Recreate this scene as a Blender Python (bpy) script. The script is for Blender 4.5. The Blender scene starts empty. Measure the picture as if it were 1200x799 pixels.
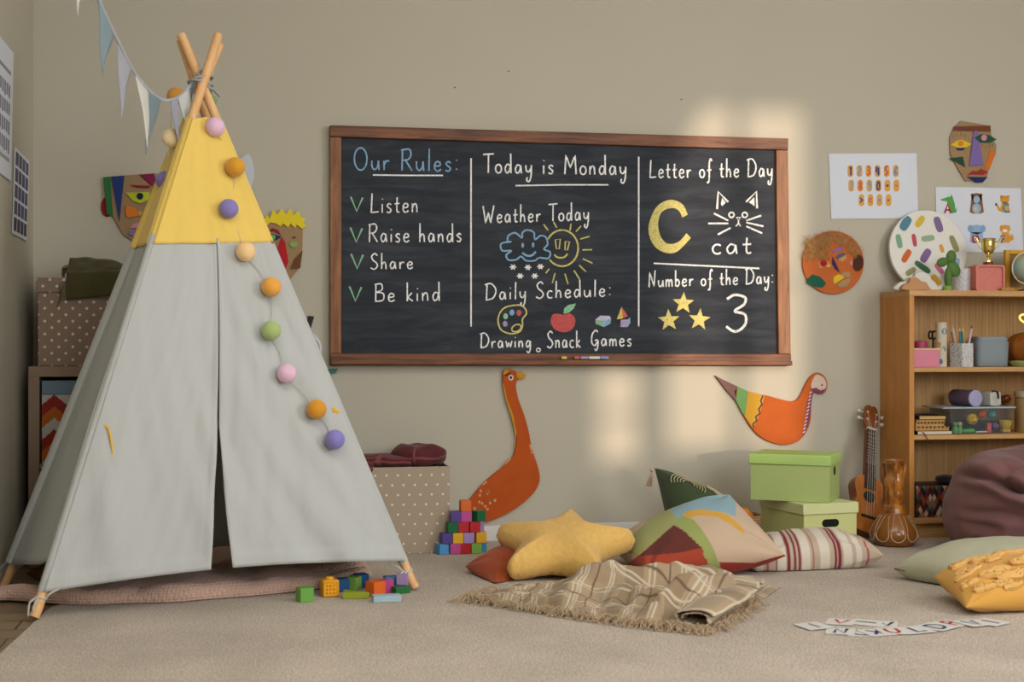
import bpy, bmesh, math, random
from math import sin, cos, pi, radians, sqrt, atan2, exp
from mathutils import Vector, Matrix, noise
random.seed(7)
SC = bpy.context.scene
COL = SC.collection
# ------------------------------------------------------------------ camera, light, exposure
FPX, YAW, EYE, WALL_Y = 1650.0, radians(10.5), 0.82, 5.71      # focal length in pixels of a 1200 px wide frame
LEFT_X, RIGHT_X, FRONT_Y, CEIL_Z = -0.83, 4.3, -2.2, 2.75
cam_data = bpy.data.cameras.new('camera')
cam = bpy.data.objects.new('camera', cam_data); COL.objects.link(cam)
cam.location = (0, 0, EYE); cam.rotation_euler = (pi/2, 0, -YAW)
cam_data.sensor_width = 36; cam_data.lens = FPX/1200*36
cam_data.clip_start = 0.05
cam_data.dof.use_dof = True; cam_data.dof.focus_distance = 5.15; cam_data.dof.aperture_fstop = 3.2
SC.camera = cam
SC.view_settings.view_transform = 'Standard'; SC.view_settings.look = 'None'
SC.view_settings.gamma = 1; SC.view_settings.use_curve_mapping = False
SC.view_settings.exposure = 0.0
world = bpy.data.worlds.new('world'); SC.world = world; world.use_nodes = True
world.node_tree.nodes['Background'].inputs['Color'].default_value = (0.75, 0.86, 1.0, 1)
world.node_tree.nodes['Background'].inputs['Strength'].default_value = 0.6

def area(name, loc, target, sx, sy, power, color):
    l = bpy.data.lights.new(name, 'AREA'); l.shape = 'RECTANGLE'; l.size = sx; l.size_y = sy
    l.energy = power; l.color = color
    o = bpy.data.objects.new(name, l); COL.objects.link(o); o.location = loc
    o.rotation_euler = (Vector(target)-Vector(loc)).to_track_quat('-Z', 'Y').to_euler()
    return o
area('window_light_right', (4.2, 2.0, 1.75), (0.2, 4.2, 0.95), 2.4, 1.8, 112, (0.99, 0.985, 1.0))  # assumed soft side light; the right wall behind it has no opening
area('window_light_front', (1.7, -2.1, 1.8), (0.6, 5.0, 0.6), 2.4, 1.6, 104, (0.99, 0.985, 1.0))  # added soft fill from behind the camera; no window opening stands here
area('ceiling_light', (0.9, 2.7, 2.72), (0.9, 3.0, 0), 2.6, 2.2, 62, (1.0, 0.985, 0.96))  # added overhead fill that brightens the carpet and left-facing sides; no fitting modelled
sun = bpy.data.lights.new('low_sun', 'SUN'); sun.energy = 2.7; sun.angle = radians(1.1); sun.color = (1.0, 0.78, 0.60)
SUN_DIR = Vector((-0.15, 1.0, -0.08)).normalized()
sun_o = bpy.data.objects.new('low_sun', sun); COL.objects.link(sun_o); sun_o.location = (3, -4, 2.5)
sun_o.rotation_euler = SUN_DIR.to_track_quat('-Z', 'Y').to_euler()

# ------------------------------------------------------------------ helpers: places
RT, FW = Vector((cos(YAW), -sin(YAW), 0)), Vector((sin(YAW), cos(YAW), 0))
EYEP = Vector((0, 0, EYE))
def ray(px, py): return FW + RT*((px-600)/FPX) + Vector((0, 0, (400-py)/FPX))
def T(px, py, t): return EYEP + ray(px, py)*t                     # at a known distance
def AY(px, py, y): d = ray(px, py); return EYEP + d*(y/d.y)       # on a plane parallel to the back wall
def W(px, py, off=0.0): return AY(px, py, WALL_Y-off)             # on the back wall
def AX(px, py, x): d = ray(px, py); return EYEP + d*(x/d.x)       # on a plane parallel to the left wall
def F(px, py, z=0.0): d = ray(px, py); return EYEP + d*((z-EYE)/d.z)   # on the floor
def V(*a): return Vector(a)
def lerp(a, b, t): return a+(b-a)*t
def sm(a, b, x):
    t = min(1, max(0, (x-a)/(b-a))); return t*t*(3-2*t)
def nz(x, y=0, z=0): return noise.noise(Vector((x, y, z)))
def interp(tab, x):
    if x <= tab[0][0]: return tab[0][1]
    for (a, p), (b, q) in zip(tab, tab[1:]):
        if x <= b: return lerp(p, q, (x-a)/(b-a))
    return tab[-1][1]
def spline(pts, k=8, closed=False):
    pts = [Vector(p) for p in pts]; n = len(pts); out = []
    rng = range(n if closed else n-1)
    for i in rng:
        g = (lambda j: pts[j % n]) if closed else (lambda j: pts[min(max(j, 0), n-1)])
        p0, p1, p2, p3 = g(i-1), g(i), g(i+1), g(i+2)
        for s in range(k):
            t = s/k
            out.append(0.5*((2*p1)+(p2-p0)*t+(2*p0-5*p1+4*p2-p3)*t*t+(3*p1-p0-3*p2+p3)*t**3))
    if not closed: out.append(pts[-1].copy())
    return out
def arc(cx, cy, rx, ry, a0, a1, n=14, rot=0):
    o = []
    for i in range(n+1):
        a = radians(a0+(a1-a0)*i/n); x, y = rx*cos(a), ry*sin(a)
        o.append((cx+x*cos(rot)-y*sin(rot), cy+x*sin(rot)+y*cos(rot)))
    return o
def ell(cx, cy, rx, ry=None, rot=0, n=20): return arc(cx, cy, rx, ry or rx, 0, 360, n, rot)[:-1]

# ------------------------------------------------------------------ helpers: materials
def lin(c): return c/12.92 if c <= 0.04045 else ((c+0.055)/1.055)**2.4
GAIN = 1.0
def RGB(h, g=None):
    h = h.lstrip('#'); g = GAIN if g is None else g
    return tuple(min(0.92, lin(int(h[i:i+2], 16)/255)*g) for i in (0, 2, 4))
def new_mat(name):
    m = bpy.data.materials.new(name); m.use_nodes = True
    nt = m.node_tree; return m, nt, nt.nodes['Principled BSDF']
def nd(nt, kind, **kw):
    n = nt.nodes.new(kind)
    for k, v in kw.items():
        if k.startswith('i_'):
            key = k[2:]; n.inputs[int(key) if key.isdigit() else key].default_value = v
        else: setattr(n, k, v)
    return n
def lk(nt, a, b): nt.links.new(a, b)
def coords(nt, scale=(1, 1, 1), kind='Object'):
    tc = nd(nt, 'ShaderNodeTexCoord'); mp = nd(nt, 'ShaderNodeMapping'); mp.inputs['Scale'].default_value = scale
    lk(nt, tc.outputs[kind], mp.inputs['Vector']); return mp.outputs['Vector']
def add_bump(nt, b, height, strength, dist=0.002):
    bp = nd(nt, 'ShaderNodeBump'); bp.inputs['Strength'].default_value = strength; bp.inputs['Distance'].default_value = dist
    lk(nt, height, bp.inputs['Height']); lk(nt, bp.outputs['Normal'], b.inputs['Normal'])
_MC = {}
def mat(hexc, rough=0.6, bump=0.0, scale=120, var=0.0, vscale=6, metal=0.0, coat=0.0, sheen=0.0, stretch=(1, 1, 1), name=None, gain=None, trans=0.0, alpha=None):
    key = (hexc, rough, bump, scale, var, vscale, metal, coat, sheen, stretch, gain, trans)
    if key in _MC: return _MC[key]
    m, nt, b = new_mat(name or 'surface_'+hexc.lstrip('#')); c = RGB(hexc, gain)
    b.inputs['Base Color'].default_value = (*c, 1); b.inputs['Roughness'].default_value = rough
    b.inputs['Metallic'].default_value = metal; b.inputs['Coat Weight'].default_value = coat
    b.inputs['Sheen Weight'].default_value = sheen; b.inputs['Transmission Weight'].default_value = trans
    if metal == 0: b.inputs['Specular IOR Level'].default_value = 0.35
    if var:
        n = nd(nt, 'ShaderNodeTexNoise', i_Scale=vscale, i_Detail=4.0); lk(nt, coords(nt, stretch), n.inputs['Vector'])
        mx = nd(nt, 'ShaderNodeMix', data_type='RGBA')
        mx.inputs[6].default_value = (*[x*(1-var) for x in c], 1); mx.inputs[7].default_value = (*[min(.95, x*(1+var)) for x in c], 1)
        lk(nt, n.outputs['Fac'], mx.inputs[0]); lk(nt, mx.outputs[2], b.inputs['Base Color'])
    if bump:
        n = nd(nt, 'ShaderNodeTexNoise', i_Scale=scale, i_Detail=3.0); lk(nt, coords(nt, stretch), n.inputs['Vector'])
        add_bump(nt, b, n.outputs['Fac'], bump)
    _MC[key] = m; return m
def fabric(hexc, **kw):
    d = dict(rough=0.92, bump=0.35, scale=350, var=0.06, vscale=25, sheen=0.15); d.update(kw); return mat(hexc, **d)
_P = {}
def painted(rough=0.75, bump=0.0, scale=300, sheen=0.0, coat=0.0):
    key = (rough, bump, scale, sheen, coat)
    if key in _P: return _P[key]
    m, nt, b = new_mat('pattern_coloured'); a = nd(nt, 'ShaderNodeAttribute', attribute_name='Col')
    lk(nt, a.outputs['Color'], b.inputs['Base Color']); b.inputs['Roughness'].default_value = rough
    b.inputs['Specular IOR Level'].default_value = 0.3; b.inputs['Sheen Weight'].default_value = sheen; b.inputs['Coat Weight'].default_value = coat
    if bump:
        n = nd(nt, 'ShaderNodeTexNoise', i_Scale=scale, i_Detail=3.0); lk(nt, coords(nt), n.inputs['Vector']); add_bump(nt, b, n.outputs['Fac'], bump)
    _P[key] = m; return m
def wood(h1, h2, scale=(2, 2, 30), rough=0.5, ns=3.0, bump=0.15, gain=None, coat=0.0):
    key = ('wood', h1, h2, scale, rough, ns, gain)
    if key in _MC: return _MC[key]
    m, nt, b = new_mat('wood_'+h1.lstrip('#'))
    v = coords(nt, scale)
    n = nd(nt, 'ShaderNodeTexNoise', i_Scale=ns, i_Detail=6.0, i_Roughness=0.65, i_Distortion=0.6); lk(nt, v, n.inputs['Vector'])
    r = nd(nt, 'ShaderNodeValToRGB'); e = r.color_ramp.elements
    e[0].position, e[1].position = 0.32, 0.70
    e[0].color, e[1].color = (*RGB(h1, gain), 1), (*RGB(h2, gain), 1)
    lk(nt, n.outputs['Fac'], r.inputs['Fac']); lk(nt, r.outputs['Color'], b.inputs['Base Color'])
    b.inputs['Roughness'].default_value = rough; b.inputs['Coat Weight'].default_value = coat; b.inputs['Specular IOR Level'].default_value = 0.35
    add_bump(nt, b, n.outputs['Fac'], bump, 0.001)
    _MC[key] = m; return m
def polka(base, dot, px, pz, r, name):
    m, nt, b = new_mat(name); uv = nd(nt, 'ShaderNodeUVMap')
    ds = []
    for off in (0.0, 0.5):
        mp = nd(nt, 'ShaderNodeMapping'); mp.inputs['Scale'].default_value = (1/px, 1/pz, 1); mp.inputs['Location'].default_value = (off, off, 0)
        lk(nt, uv.outputs['UV'], mp.inputs['Vector'])
        fr = nd(nt, 'ShaderNodeVectorMath', operation='FRACTION'); lk(nt, mp.outputs['Vector'], fr.inputs[0])
        sb = nd(nt, 'ShaderNodeVectorMath', operation='SUBTRACT'); sb.inputs[1].default_value = (.5, .5, 0); lk(nt, fr.outputs[0], sb.inputs[0])
        ml = nd(nt, 'ShaderNodeVectorMath', operation='MULTIPLY'); ml.inputs[1].default_value = (px, pz, 0); lk(nt, sb.outputs[0], ml.inputs[0])
        ln = nd(nt, 'ShaderNodeVectorMath', operation='LENGTH'); lk(nt, ml.outputs[0], ln.inputs[0])
        lt = nd(nt, 'ShaderNodeMath', operation='LESS_THAN'); lt.inputs[1].default_value = r; lk(nt, ln.outputs['Value'], lt.inputs[0]); ds.append(lt)
    mxm = nd(nt, 'ShaderNodeMath', operation='MAXIMUM'); lk(nt, ds[0].outputs[0], mxm.inputs[0]); lk(nt, ds[1].outputs[0], mxm.inputs[1])
    mx = nd(nt, 'ShaderNodeMix', data_type='RGBA'); mx.inputs[6].default_value = (*RGB(base), 1); mx.inputs[7].default_value = (*RGB(dot), 1)
    lk(nt, mxm.outputs[0], mx.inputs[0]); lk(nt, mx.outputs[2], b.inputs['Base Color']); b.inputs['Roughness'].default_value = 0.8
    return m

# ------------------------------------------------------------------ helpers: meshes and objects
class M:
    def __init__(s): s.v = []; s.f = []; s.c = []; s.uv = []; s.col = None; s.has = False
    def add(s, vs, fs, col=None, uvs=None):
        b = len(s.v); s.v += [Vector(p) for p in vs]
        for i, f in enumerate(fs):
            s.f.append([b+k for k in f]); s.c.append(col if col is not None else s.col)
            s.uv.append(uvs[i] if uvs else None)
        if col is not None or s.col is not None: s.has = True
        return s
    def box(s, c, size, R=None, col=None):
        c = Vector(c); hx, hy, hz = [k/2 for k in size]
        vs = [V(x, y, z) for x in (-hx, hx) for y in (-hy, hy) for z in (-hz, hz)]
        if R is not None: vs = [R @ p for p in vs]
        fs = [(0, 1, 3, 2), (4, 6, 7, 5), (0, 4, 5, 1), (2, 3, 7, 6), (0, 2, 6, 4), (1, 5, 7, 3)]
        sx, sy, sz = size
        quv = lambda a, b: [(0, 0), (0, b), (a, b), (a, 0)]
        uvs = [[(0, 0), (0, sz), (sy, sz), (sy, 0)], [(0, 0), (sy, 0), (sy, sz), (0, sz)], [(0, 0), (sx, 0), (sx, sz), (0, sz)],
               [(0, 0), (0, sz), (sx, sz), (sx, 0)], [(0, 0), (0, sy), (sx, sy), (sx, 0)], [(0, 0), (sx, 0), (sx, sy), (0, sy)]]
        return s.add([c+p for p in vs], fs, col, uvs)
    def lohi(s, lo, hi, col=None):
        lo, hi = Vector(lo), Vector(hi); return s.box((lo+hi)/2, hi-lo, None, col)
    def tube(s, pts, r, n=8, cap=True, col=None, closed=False):
        pts = [Vector(p) for p in pts]; N = len(pts); vs = []; fs = []
        up = None
        for i, p in enumerate(pts):
            if closed: d = pts[(i+1) % N]-pts[i-1]
            else: d = pts[min(i+1, N-1)]-pts[max(i-1, 0)]
            d = d.normalized() if d.length > 1e-9 else V(0, 0, 1)
            if up is None: up = d.orthogonal().normalized()
            up = (up-d*up.dot(d))
            up = up.normalized() if up.length > 1e-6 else d.orthogonal().normalized()
            w = d.cross(up); rr = r(i/(N-1)) if callable(r) else r
            for k in range(n):
                a = 2*pi*k/n; vs.append(p+(up*cos(a)+w*sin(a))*rr)
        for i in range(N if closed else N-1):
            for k in range(n):
                j = (i+1) % N
                fs.append((i*n+k, i*n+(k+1) % n, j*n+(k+1) % n, j*n+k))
        if cap and not closed: fs += [tuple(range(n))[::-1], tuple((N-1)*n+k for k in range(n))]
        return s.add(vs, fs, col)
    def lathe(s, prof, c=(0, 0, 0), R=None, n=28, col=None, sx=1, sy=1):
        c = Vector(c); vs = []; fs = []
        for r, z in prof:
            for k in range(n):
                a = 2*pi*k/n; p = V(r*cos(a)*sx, r*sin(a)*sy, z)
                vs.append(c+(R @ p if R is not None else p))
        for i in range(len(prof)-1):
            for k in range(n): fs.append((i*n+k, i*n+(k+1) % n, (i+1)*n+(k+1) % n, (i+1)*n+k))
        if prof[0][0] > 1e-6: fs.append(tuple(range(n))[::-1])
        if prof[-1][0] > 1e-6: fs.append(tuple((len(prof)-1)*n+k for k in range(n)))
        return s.add(vs, fs, col)
    def ball(s, c, r, n=20, col=None, R=None, sc=(1, 1, 1)):
        m = n//2; prof = [(max(1e-5, r*sin(pi*i/m)), -r*cos(pi*i/m)) for i in range(m+1)]
        Sm = Matrix.Diagonal(sc); Rm = (R @ Sm) if R is not None else Sm
        return s.lathe(prof, c, Rm, n, col)
    def grid(s, fn, nu, nv, col=None, colf=None, closed_u=False):
        vs = [fn(i/nu, j/nv) for j in range(nv+1) for i in range(nu+1)]
        fs = [(j*(nu+1)+i, j*(nu+1)+i+1, (j+1)*(nu+1)+i+1, (j+1)*(nu+1)+i) for j in range(nv) for i in range(nu)]
        uv = [[(i/nu, j/nv), ((i+1)/nu, j/nv), ((i+1)/nu, (j+1)/nv), (i/nu, (j+1)/nv)] for j in range(nv) for i in range(nu)]
        b = len(s.f); s.add(vs, fs, col, uv)
        if colf:
            s.has = True
            k = 0
            for j in range(nv):
                for i in range(nu):
                    s.c[b+k] = [colf(i/nu, j/nv), colf((i+1)/nu, j/nv), colf((i+1)/nu, (j+1)/nv), colf(i/nu, (j+1)/nv)]; k += 1
        return s
    def prism(s, P, D, col=None):
        """outline of world points P pushed by the vector D"""
        P = [Vector(p) for p in P]; D = Vector(D); n = len(P)
        fs = [tuple(range(n)), tuple(range(n, 2*n))[::-1]]+[(i, n+i, n+(i+1) % n, (i+1) % n) for i in range(n)]
        return s.add(P+[p+D for p in P], fs, col)
    def build(s, name, m, parent=None, smooth=True, angle=40, bevel=0.0, loc=None, weld=False, seg=2, subd=0, doubles=1e-5):
        wl = Vector(loc) if loc is not None else (wloc(parent) if parent else base_of(s.v))
        me = bpy.data.meshes.new(name)
        me.from_pydata([tuple(p-wl) for p in s.v], [], s.f)
        uvl = me.uv_layers.new(name='UVMap')
        if s.has: me.color_attributes.new('Col', 'FLOAT_COLOR', 'CORNER')
        uvl = me.uv_layers['UVMap']; at = me.color_attributes['Col'] if s.has else None
        k = 0
        for i, f in enumerate(s.f):
            for q in range(len(f)):
                if s.uv[i]: uvl.data[k].uv = s.uv[i][q]
                if s.has:
                    c = s.c[i] or (0.5, 0.5, 0.5)
                    if not isinstance(c[0], (int, float)): c = c[q]
                    at.data[k].color = (c[0], c[1], c[2], 1)
                k += 1
        bm = bmesh.new(); bm.from_mesh(me)
        if weld: bmesh.ops.remove_doubles(bm, verts=bm.verts, dist=doubles)
        bmesh.ops.recalc_face_normals(bm, faces=bm.faces)
        bm.to_mesh(me); bm.free()
        if smooth:
            me.shade_smooth(); me.set_sharp_from_angle(angle=radians(angle))
        me.materials.append(m)
        o = bpy.data.objects.new(name, me); COL.objects.link(o)
        if parent: o.parent = parent; o.location = wl-wloc(parent)
        else: o.location = wl
        if bevel:
            md = o.modifiers.new('bevel', 'BEVEL'); md.width = bevel; md.segments = seg; md.limit_method = 'ANGLE'; md.angle_limit = radians(45)
        if subd:
            md = o.modifiers.new('subd', 'SUBSURF'); md.levels = subd; md.render_levels = subd
        return o
def wloc(o):
    p = Vector((0, 0, 0))
    while o: p += Vector(o.location); o = o.parent
    return p
def base_of(vs):
    xs, ys, zs = zip(*[(p.x, p.y, p.z) for p in vs])
    return V((min(xs)+max(xs))/2, (min(ys)+max(ys))/2, min(zs))
def tag(o, label, cat, group=None, kind=None):
    o['label'] = label; o['category'] = cat
    if group: o['group'] = group
    if kind: o['kind'] = kind
    return o
def thing(name, label, cat, loc, group=None):
    o = bpy.data.objects.new(name, None); COL.objects.link(o); o.location = loc; o.empty_display_size = 0.05
    return tag(o, label, cat, group)
def struct(o): o['kind'] = 'structure'; return o
def rz(a): return Matrix.Rotation(a, 3, 'Z')
def rx(a): return Matrix.Rotation(a, 3, 'X')
def ry(a): return Matrix.Rotation(a, 3, 'Y')
def Wp(pts, off=0.0): return [W(p[0], p[1], off) for p in pts]
def wall_piece(pts, off, th, col=None, m=None):
    """a flat board hung on the back wall: back face `off` from the wall, `th` thick"""
    return (m or M()).prism(Wp(pts, off), (0, -th, 0), col)
# ------------------------------------------------------------------ the room
def wall_mat(hexc, name):
    m, nt, b = new_mat(name); v = coords(nt, (1, 1, 1))
    n = nd(nt, 'ShaderNodeTexNoise', i_Scale=1.6, i_Detail=3.0); lk(nt, v, n.inputs['Vector'])
    mx = nd(nt, 'ShaderNodeMix', data_type='RGBA'); c = RGB(hexc, 1.25)
    mx.inputs[6].default_value = (*[x*.96 for x in c], 1); mx.inputs[7].default_value = (*[x*1.04 for x in c], 1)
    lk(nt, n.outputs['Fac'], mx.inputs[0]); lk(nt, mx.outputs[2], b.inputs['Base Color']); b.inputs['Roughness'].default_value = 0.85
    b.inputs['Specular IOR Level'].default_value = 0.2
    n2 = nd(nt, 'ShaderNodeTexNoise', i_Scale=90, i_Detail=2.0); lk(nt, v, n2.inputs['Vector']); add_bump(nt, b, n2.outputs['Fac'], 0.12, 0.002)
    return m
WALLM = wall_mat('#a8a394', 'wall_paint')
struct(M().lohi((LEFT_X-.1, WALL_Y, -.05), (RIGHT_X+.1, WALL_Y+.1, CEIL_Z)).build('wall_back', WALLM, smooth=False))
struct(M().lohi((LEFT_X-.1, FRONT_Y, -.05), (LEFT_X, WALL_Y, CEIL_Z)).build('wall_left', WALLM, smooth=False))
struct(M().lohi((LEFT_X-.1, FRONT_Y-.1, CEIL_Z), (RIGHT_X+.1, WALL_Y+.1, CEIL_Z+.1)).build('ceiling', mat('#e9e6df', 0.9, gain=1.2), smooth=False))
struct(M().lohi((RIGHT_X, FRONT_Y, -.05), (RIGHT_X+.1, WALL_Y, CEIL_Z)).build('wall_right', WALLM, smooth=False))
# wall behind the camera with two assumed window openings that shape the low sun
def sun_back(p):
    k = (p.y-FRONT_Y)/SUN_DIR.y; return p-SUN_DIR*k
def opening(px0, py0, px1, py1):
    a, b = sun_back(W(px0, py0)), sun_back(W(px1, py1)); return a.x, b.x, b.z, a.z
oA = opening(694, 424, 758, 548); oB = opening(776, 116, 950, 532)
fw = M(); y0, y1 = FRONT_Y-.1, FRONT_Y
fw.lohi((LEFT_X-.1, y0, -.05), (oA[0], y1, CEIL_Z))
fw.lohi((oA[0], y0, -.05), (oA[1], y1, oA[2])); fw.lohi((oA[0], y0, oA[3]), (oA[1], y1, CEIL_Z))
fw.lohi((oA[1], y0, -.05), (oB[0], y1, CEIL_Z))
fw.lohi((oB[0], y0, -.05), (oB[1], y1, oB[2])); fw.lohi((oB[0], y0, oB[3]), (oB[1], y1, CEIL_Z))
fw.lohi((oB[1], y0, -.05), (RIGHT_X+.1, y1, CEIL_Z))
struct(fw.build('wall_front', WALLM, smooth=False))
for i, (a, b, c, d) in enumerate((oA, oB)):
    w = M()
    for lo, hi in (((a, c), (b, c+.03)), ((a, d-.03), (b, d)), ((a, c), (a+.03, d)), ((b-.03, c), (b, d)), ((a, (c+d)/2-.012), (b, (c+d)/2+.012))):
        w.lohi((lo[0], y0+.03, lo[1]), (hi[0], y0+.07, hi[1]))
    if i: xm = lerp(a, b, .52); w.lohi((xm-.03, y0+.03, c), (xm+.03, y0+.07, d))  # middle bar added to split the sun patch into soft stripes
    struct(w.build('window_%d' % (i+1), mat('#e8e6e2', 0.4), smooth=False))  # frames added out of view in the assumed openings
a, b, c, d = oB      # unseen cloth panel added to cut the upper corner off the sun patch
struct(M().prism([V(a-.03, y1+.012, d+.04), V(lerp(a, b, .34), y1+.012, d+.04), V(lerp(a, b, .12), y1+.012, lerp(c, d, .86)), V(a-.03, y1+.012, lerp(c, d, .66))], (0, .012, 0)).build('trim_2', fabric('#d8d2c4'), smooth=False))
# wooden floor
def plank_floor():
    m, nt, b = new_mat('floor_boards'); v = coords(nt, (1, 1, 1))
    br = nd(nt, 'ShaderNodeTexBrick', i_Scale=1.0); br.inputs['Brick Width'].default_value = 1.2; br.inputs['Row Height'].default_value = 0.13
    br.inputs['Mortar Size'].default_value = 0.003
    br.inputs['Color1'].default_value = (*RGB('#8f7b60'), 1); br.inputs['Color2'].default_value = (*RGB('#9c8668'), 1); br.inputs['Mortar'].default_value = (*RGB('#4a3b2a'), 1)
    lk(nt, v, br.inputs['Vector'])
    mp = nd(nt, 'ShaderNodeMapping'); mp.inputs['Scale'].default_value = (2, 30, 2); lk(nt, v, mp.inputs['Vector'])
    n = nd(nt, 'ShaderNodeTexNoise', i_Scale=3.0, i_Detail=5.0); lk(nt, mp.outputs['Vector'], n.inputs['Vector'])
    mx = nd(nt, 'ShaderNodeMix', data_type='RGBA', blend_type='MULTIPLY'); mx.inputs[0].default_value = 0.5
    lk(nt, br.outputs['Color'], mx.inputs[6]); lk(nt, n.outputs['Fac'], mx.inputs[7]); lk(nt, mx.outputs[2], b.inputs['Base Color'])
    b.inputs['Roughness'].default_value = 0.5; return m
struct(M().lohi((LEFT_X-.1, FRONT_Y-.1, -.1), (RIGHT_X+.1, WALL_Y+.1, -.006)).build('floor', plank_floor(), smooth=False))
# white baseboard
bb = M(); bb.lohi((LEFT_X, WALL_Y-.014, -.006), (RIGHT_X, WALL_Y, .062)); struct(bb.build('baseboard_back', mat('#d6d4d0', 0.45), bevel=0.004))
bb = M(); bb.lohi((LEFT_X, FRONT_Y, -.006), (LEFT_X+.006, WALL_Y-.014, .062)); struct(bb.build('baseboard_left', mat('#d6d4d0', 0.45), bevel=0.004))
# carpet
def carpet_mat():
    m, nt, b = new_mat('carpet_pile'); v = coords(nt)
    n1 = nd(nt, 'ShaderNodeTexNoise', i_Scale=190, i_Detail=3.0, i_Roughness=0.7); lk(nt, v, n1.inputs['Vector'])
    r = nd(nt, 'ShaderNodeValToRGB'); e = r.color_ramp.elements; e[0].position, e[1].position = 0.30, 0.68
    e[0].color, e[1].color = (*RGB('#8c7f70', 1.18), 1), (*RGB('#dccebd', 1.18), 1); lk(nt, n1.outputs['Fac'], r.inputs['Fac'])
    n2 = nd(nt, 'ShaderNodeTexNoise', i_Scale=3.0, i_Detail=4.0); lk(nt, v, n2.inputs['Vector'])
    r2 = nd(nt, 'ShaderNodeValToRGB'); e = r2.color_ramp.elements; e[0].color, e[1].color = (.80, .80, .80, 1), (1, 1, 1, 1); e[0].position, e[1].position = .3, .65
    lk(nt, n2.outputs['Fac'], r2.inputs['Fac'])
    mx = nd(nt, 'ShaderNodeMix', data_type='RGBA', blend_type='MULTIPLY'); mx.inputs[0].default_value = 1
    lk(nt, r.outputs['Color'], mx.inputs[6]); lk(nt, r2.outputs['Color'], mx.inputs[7])
    n3 = nd(nt, 'ShaderNodeTexNoise', i_Scale=170, i_Detail=2.0); lk(nt, v, n3.inputs['Vector'])
    r3 = nd(nt, 'ShaderNodeValToRGB'); e = r3.color_ramp.elements; e[0].color, e[1].color = (.80, .80, .80, 1), (1.10, 1.10, 1.10, 1); e[0].position, e[1].position = .35, .65
    lk(nt, n3.outputs['Fac'], r3.inputs['Fac'])
    mx2 = nd(nt, 'ShaderNodeMix', data_type='RGBA', blend_type='MULTIPLY'); mx2.inputs[0].default_value = 1
    lk(nt, mx.outputs[2], mx2.inputs[6]); lk(nt, r3.outputs['Color'], mx2.inputs[7]); lk(nt, mx2.outputs[2], b.inputs['Base Color'])
    b.inputs['Roughness'].default_value = 1.0; b.inputs['Specular IOR Level'].default_value = 0.05; b.inputs['Sheen Weight'].default_value = 0.1
    add_bump(nt, b, n1.outputs['Fac'], 0.9, 0.006); return m
ca, cb = F(0, 766), F(56, 715)
cd = (cb-ca).normalized()
p_near = ca-cd*(1.6/cd.y); p_c1 = lerp(ca, cb, .5); p_c2 = F(54, 716); p_far = F(60, 712)+V(.42, .95, 0)
cpts = [p_near, p_c1, p_c2, F(60, 712), p_far, V(p_far.x, 5.69, 0), V(4.25, 5.69, 0), V(4.25, p_near.y, 0)]
cp = M().prism([V(p.x, p.y, -.006) for p in cpts], (0, 0, .006)); tag(cp.build('carpet', carpet_mat(), smooth=False), 'beige speckled wool carpet covering most of the wooden floor', 'carpet')

# ------------------------------------------------------------------ teepee tent
APEX = V(-.164, 4.75, 1.678)
FL, FR = F(40, 727), F(487, 692)
RL = V(-.806, 4.90, 0); RR = V(.36, 5.22, 0)
teepee = thing('play_tent', 'white canvas teepee play tent with yellow top and wooden poles', 'play tent', (-.15, 4.8, 0))
POLE_M = wood('#d9a268', '#efc692', (6, 6, 1.2), 0.5, 4)
poles = {}
for nm, foot, off, ext in (('FL', FL, V(.014, -.036, 0), .165), ('FR', FR, V(0, -.004, 0), .165), ('RL', RL, V(.012, .030, 0), .14), ('RR', RR, V(-.02, .060, 0), .15)):
    c = APEX+off; d = (c-foot).normalized(); top = c+d*ext
    poles[nm] = (foot, c)
    M().tube([foot+V(0, 0, .009), foot+d*.03, top-d*.004, top], lambda s: .0148 if s < .9 else .0132, 16).build('pole', POLE_M, teepee)
def pole_at(nm, z):
    a, c = poles[nm]; return a+(c-a)*(z/c.z)
FN = (FR-FL).cross(APEX-FL).normalized()
if FN.y > 0: FN = -FN
SN = (APEX-FL).cross(RL-FL).normalized()
if SN.x > 0: SN = -SN
def fab_white():
    m, nt, b = new_mat('canvas_white'); v = coords(nt)
    n = nd(nt, 'ShaderNodeTexNoise', i_Scale=420, i_Detail=2.0); lk(nt, v, n.inputs['Vector'])
    b.inputs['Base Color'].default_value = (*RGB('#b8bbb9'), 1); b.inputs['Roughness'].default_value = .9; b.inputs['Specular IOR Level'].default_value = .15
    n2 = nd(nt, 'ShaderNodeTexNoise', i_Scale=9, i_Detail=4.0, i_Distortion=.4); mp = nd(nt, 'ShaderNodeMapping'); mp.inputs['Scale'].default_value = (1.0, 1.0, .35); lk(nt, v, mp.inputs['Vector']); lk(nt, mp.outputs[0], n2.inputs['Vector'])
    ad = nd(nt, 'ShaderNodeMath', operation='MULTIPLY_ADD'); ad.inputs[1].default_value = .12; lk(nt, n.outputs['Fac'], ad.inputs[0]); lk(nt, n2.outputs['Fac'], ad.inputs[2])
    add_bump(nt, b, ad.outputs[0], .55, .012); return m
CANVAS = fab_white(); YELLOW = fabric('#e9c866', bump=.25, scale=300, var=.03)
ZT, ZB = 1.545, 1.125
def hemz(u): return lerp(.078, .096, u) + .024*sin(pi*u)
def front_pt(u, z, off=.0):
    a, b = pole_at('FL', z), pole_at('FR', z); w = (b-a).length
    P = a+(b-a)*u
    s = sin(pi*min(1, max(0, u)))
    fold = .018*nz(u*5+1.3, z*1.1, 2.1)+.014*nz(u*11+z*4.5, z*2.0, 7.7)+.006*nz(u*23-z*5, z*3.5, 3.3)
    low = sm(1.2, .1, z)
    return P+FN*(.0165+off+fold*(.35+.9*low)*min(1, s*3)*min(1, w*1.6))
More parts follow.
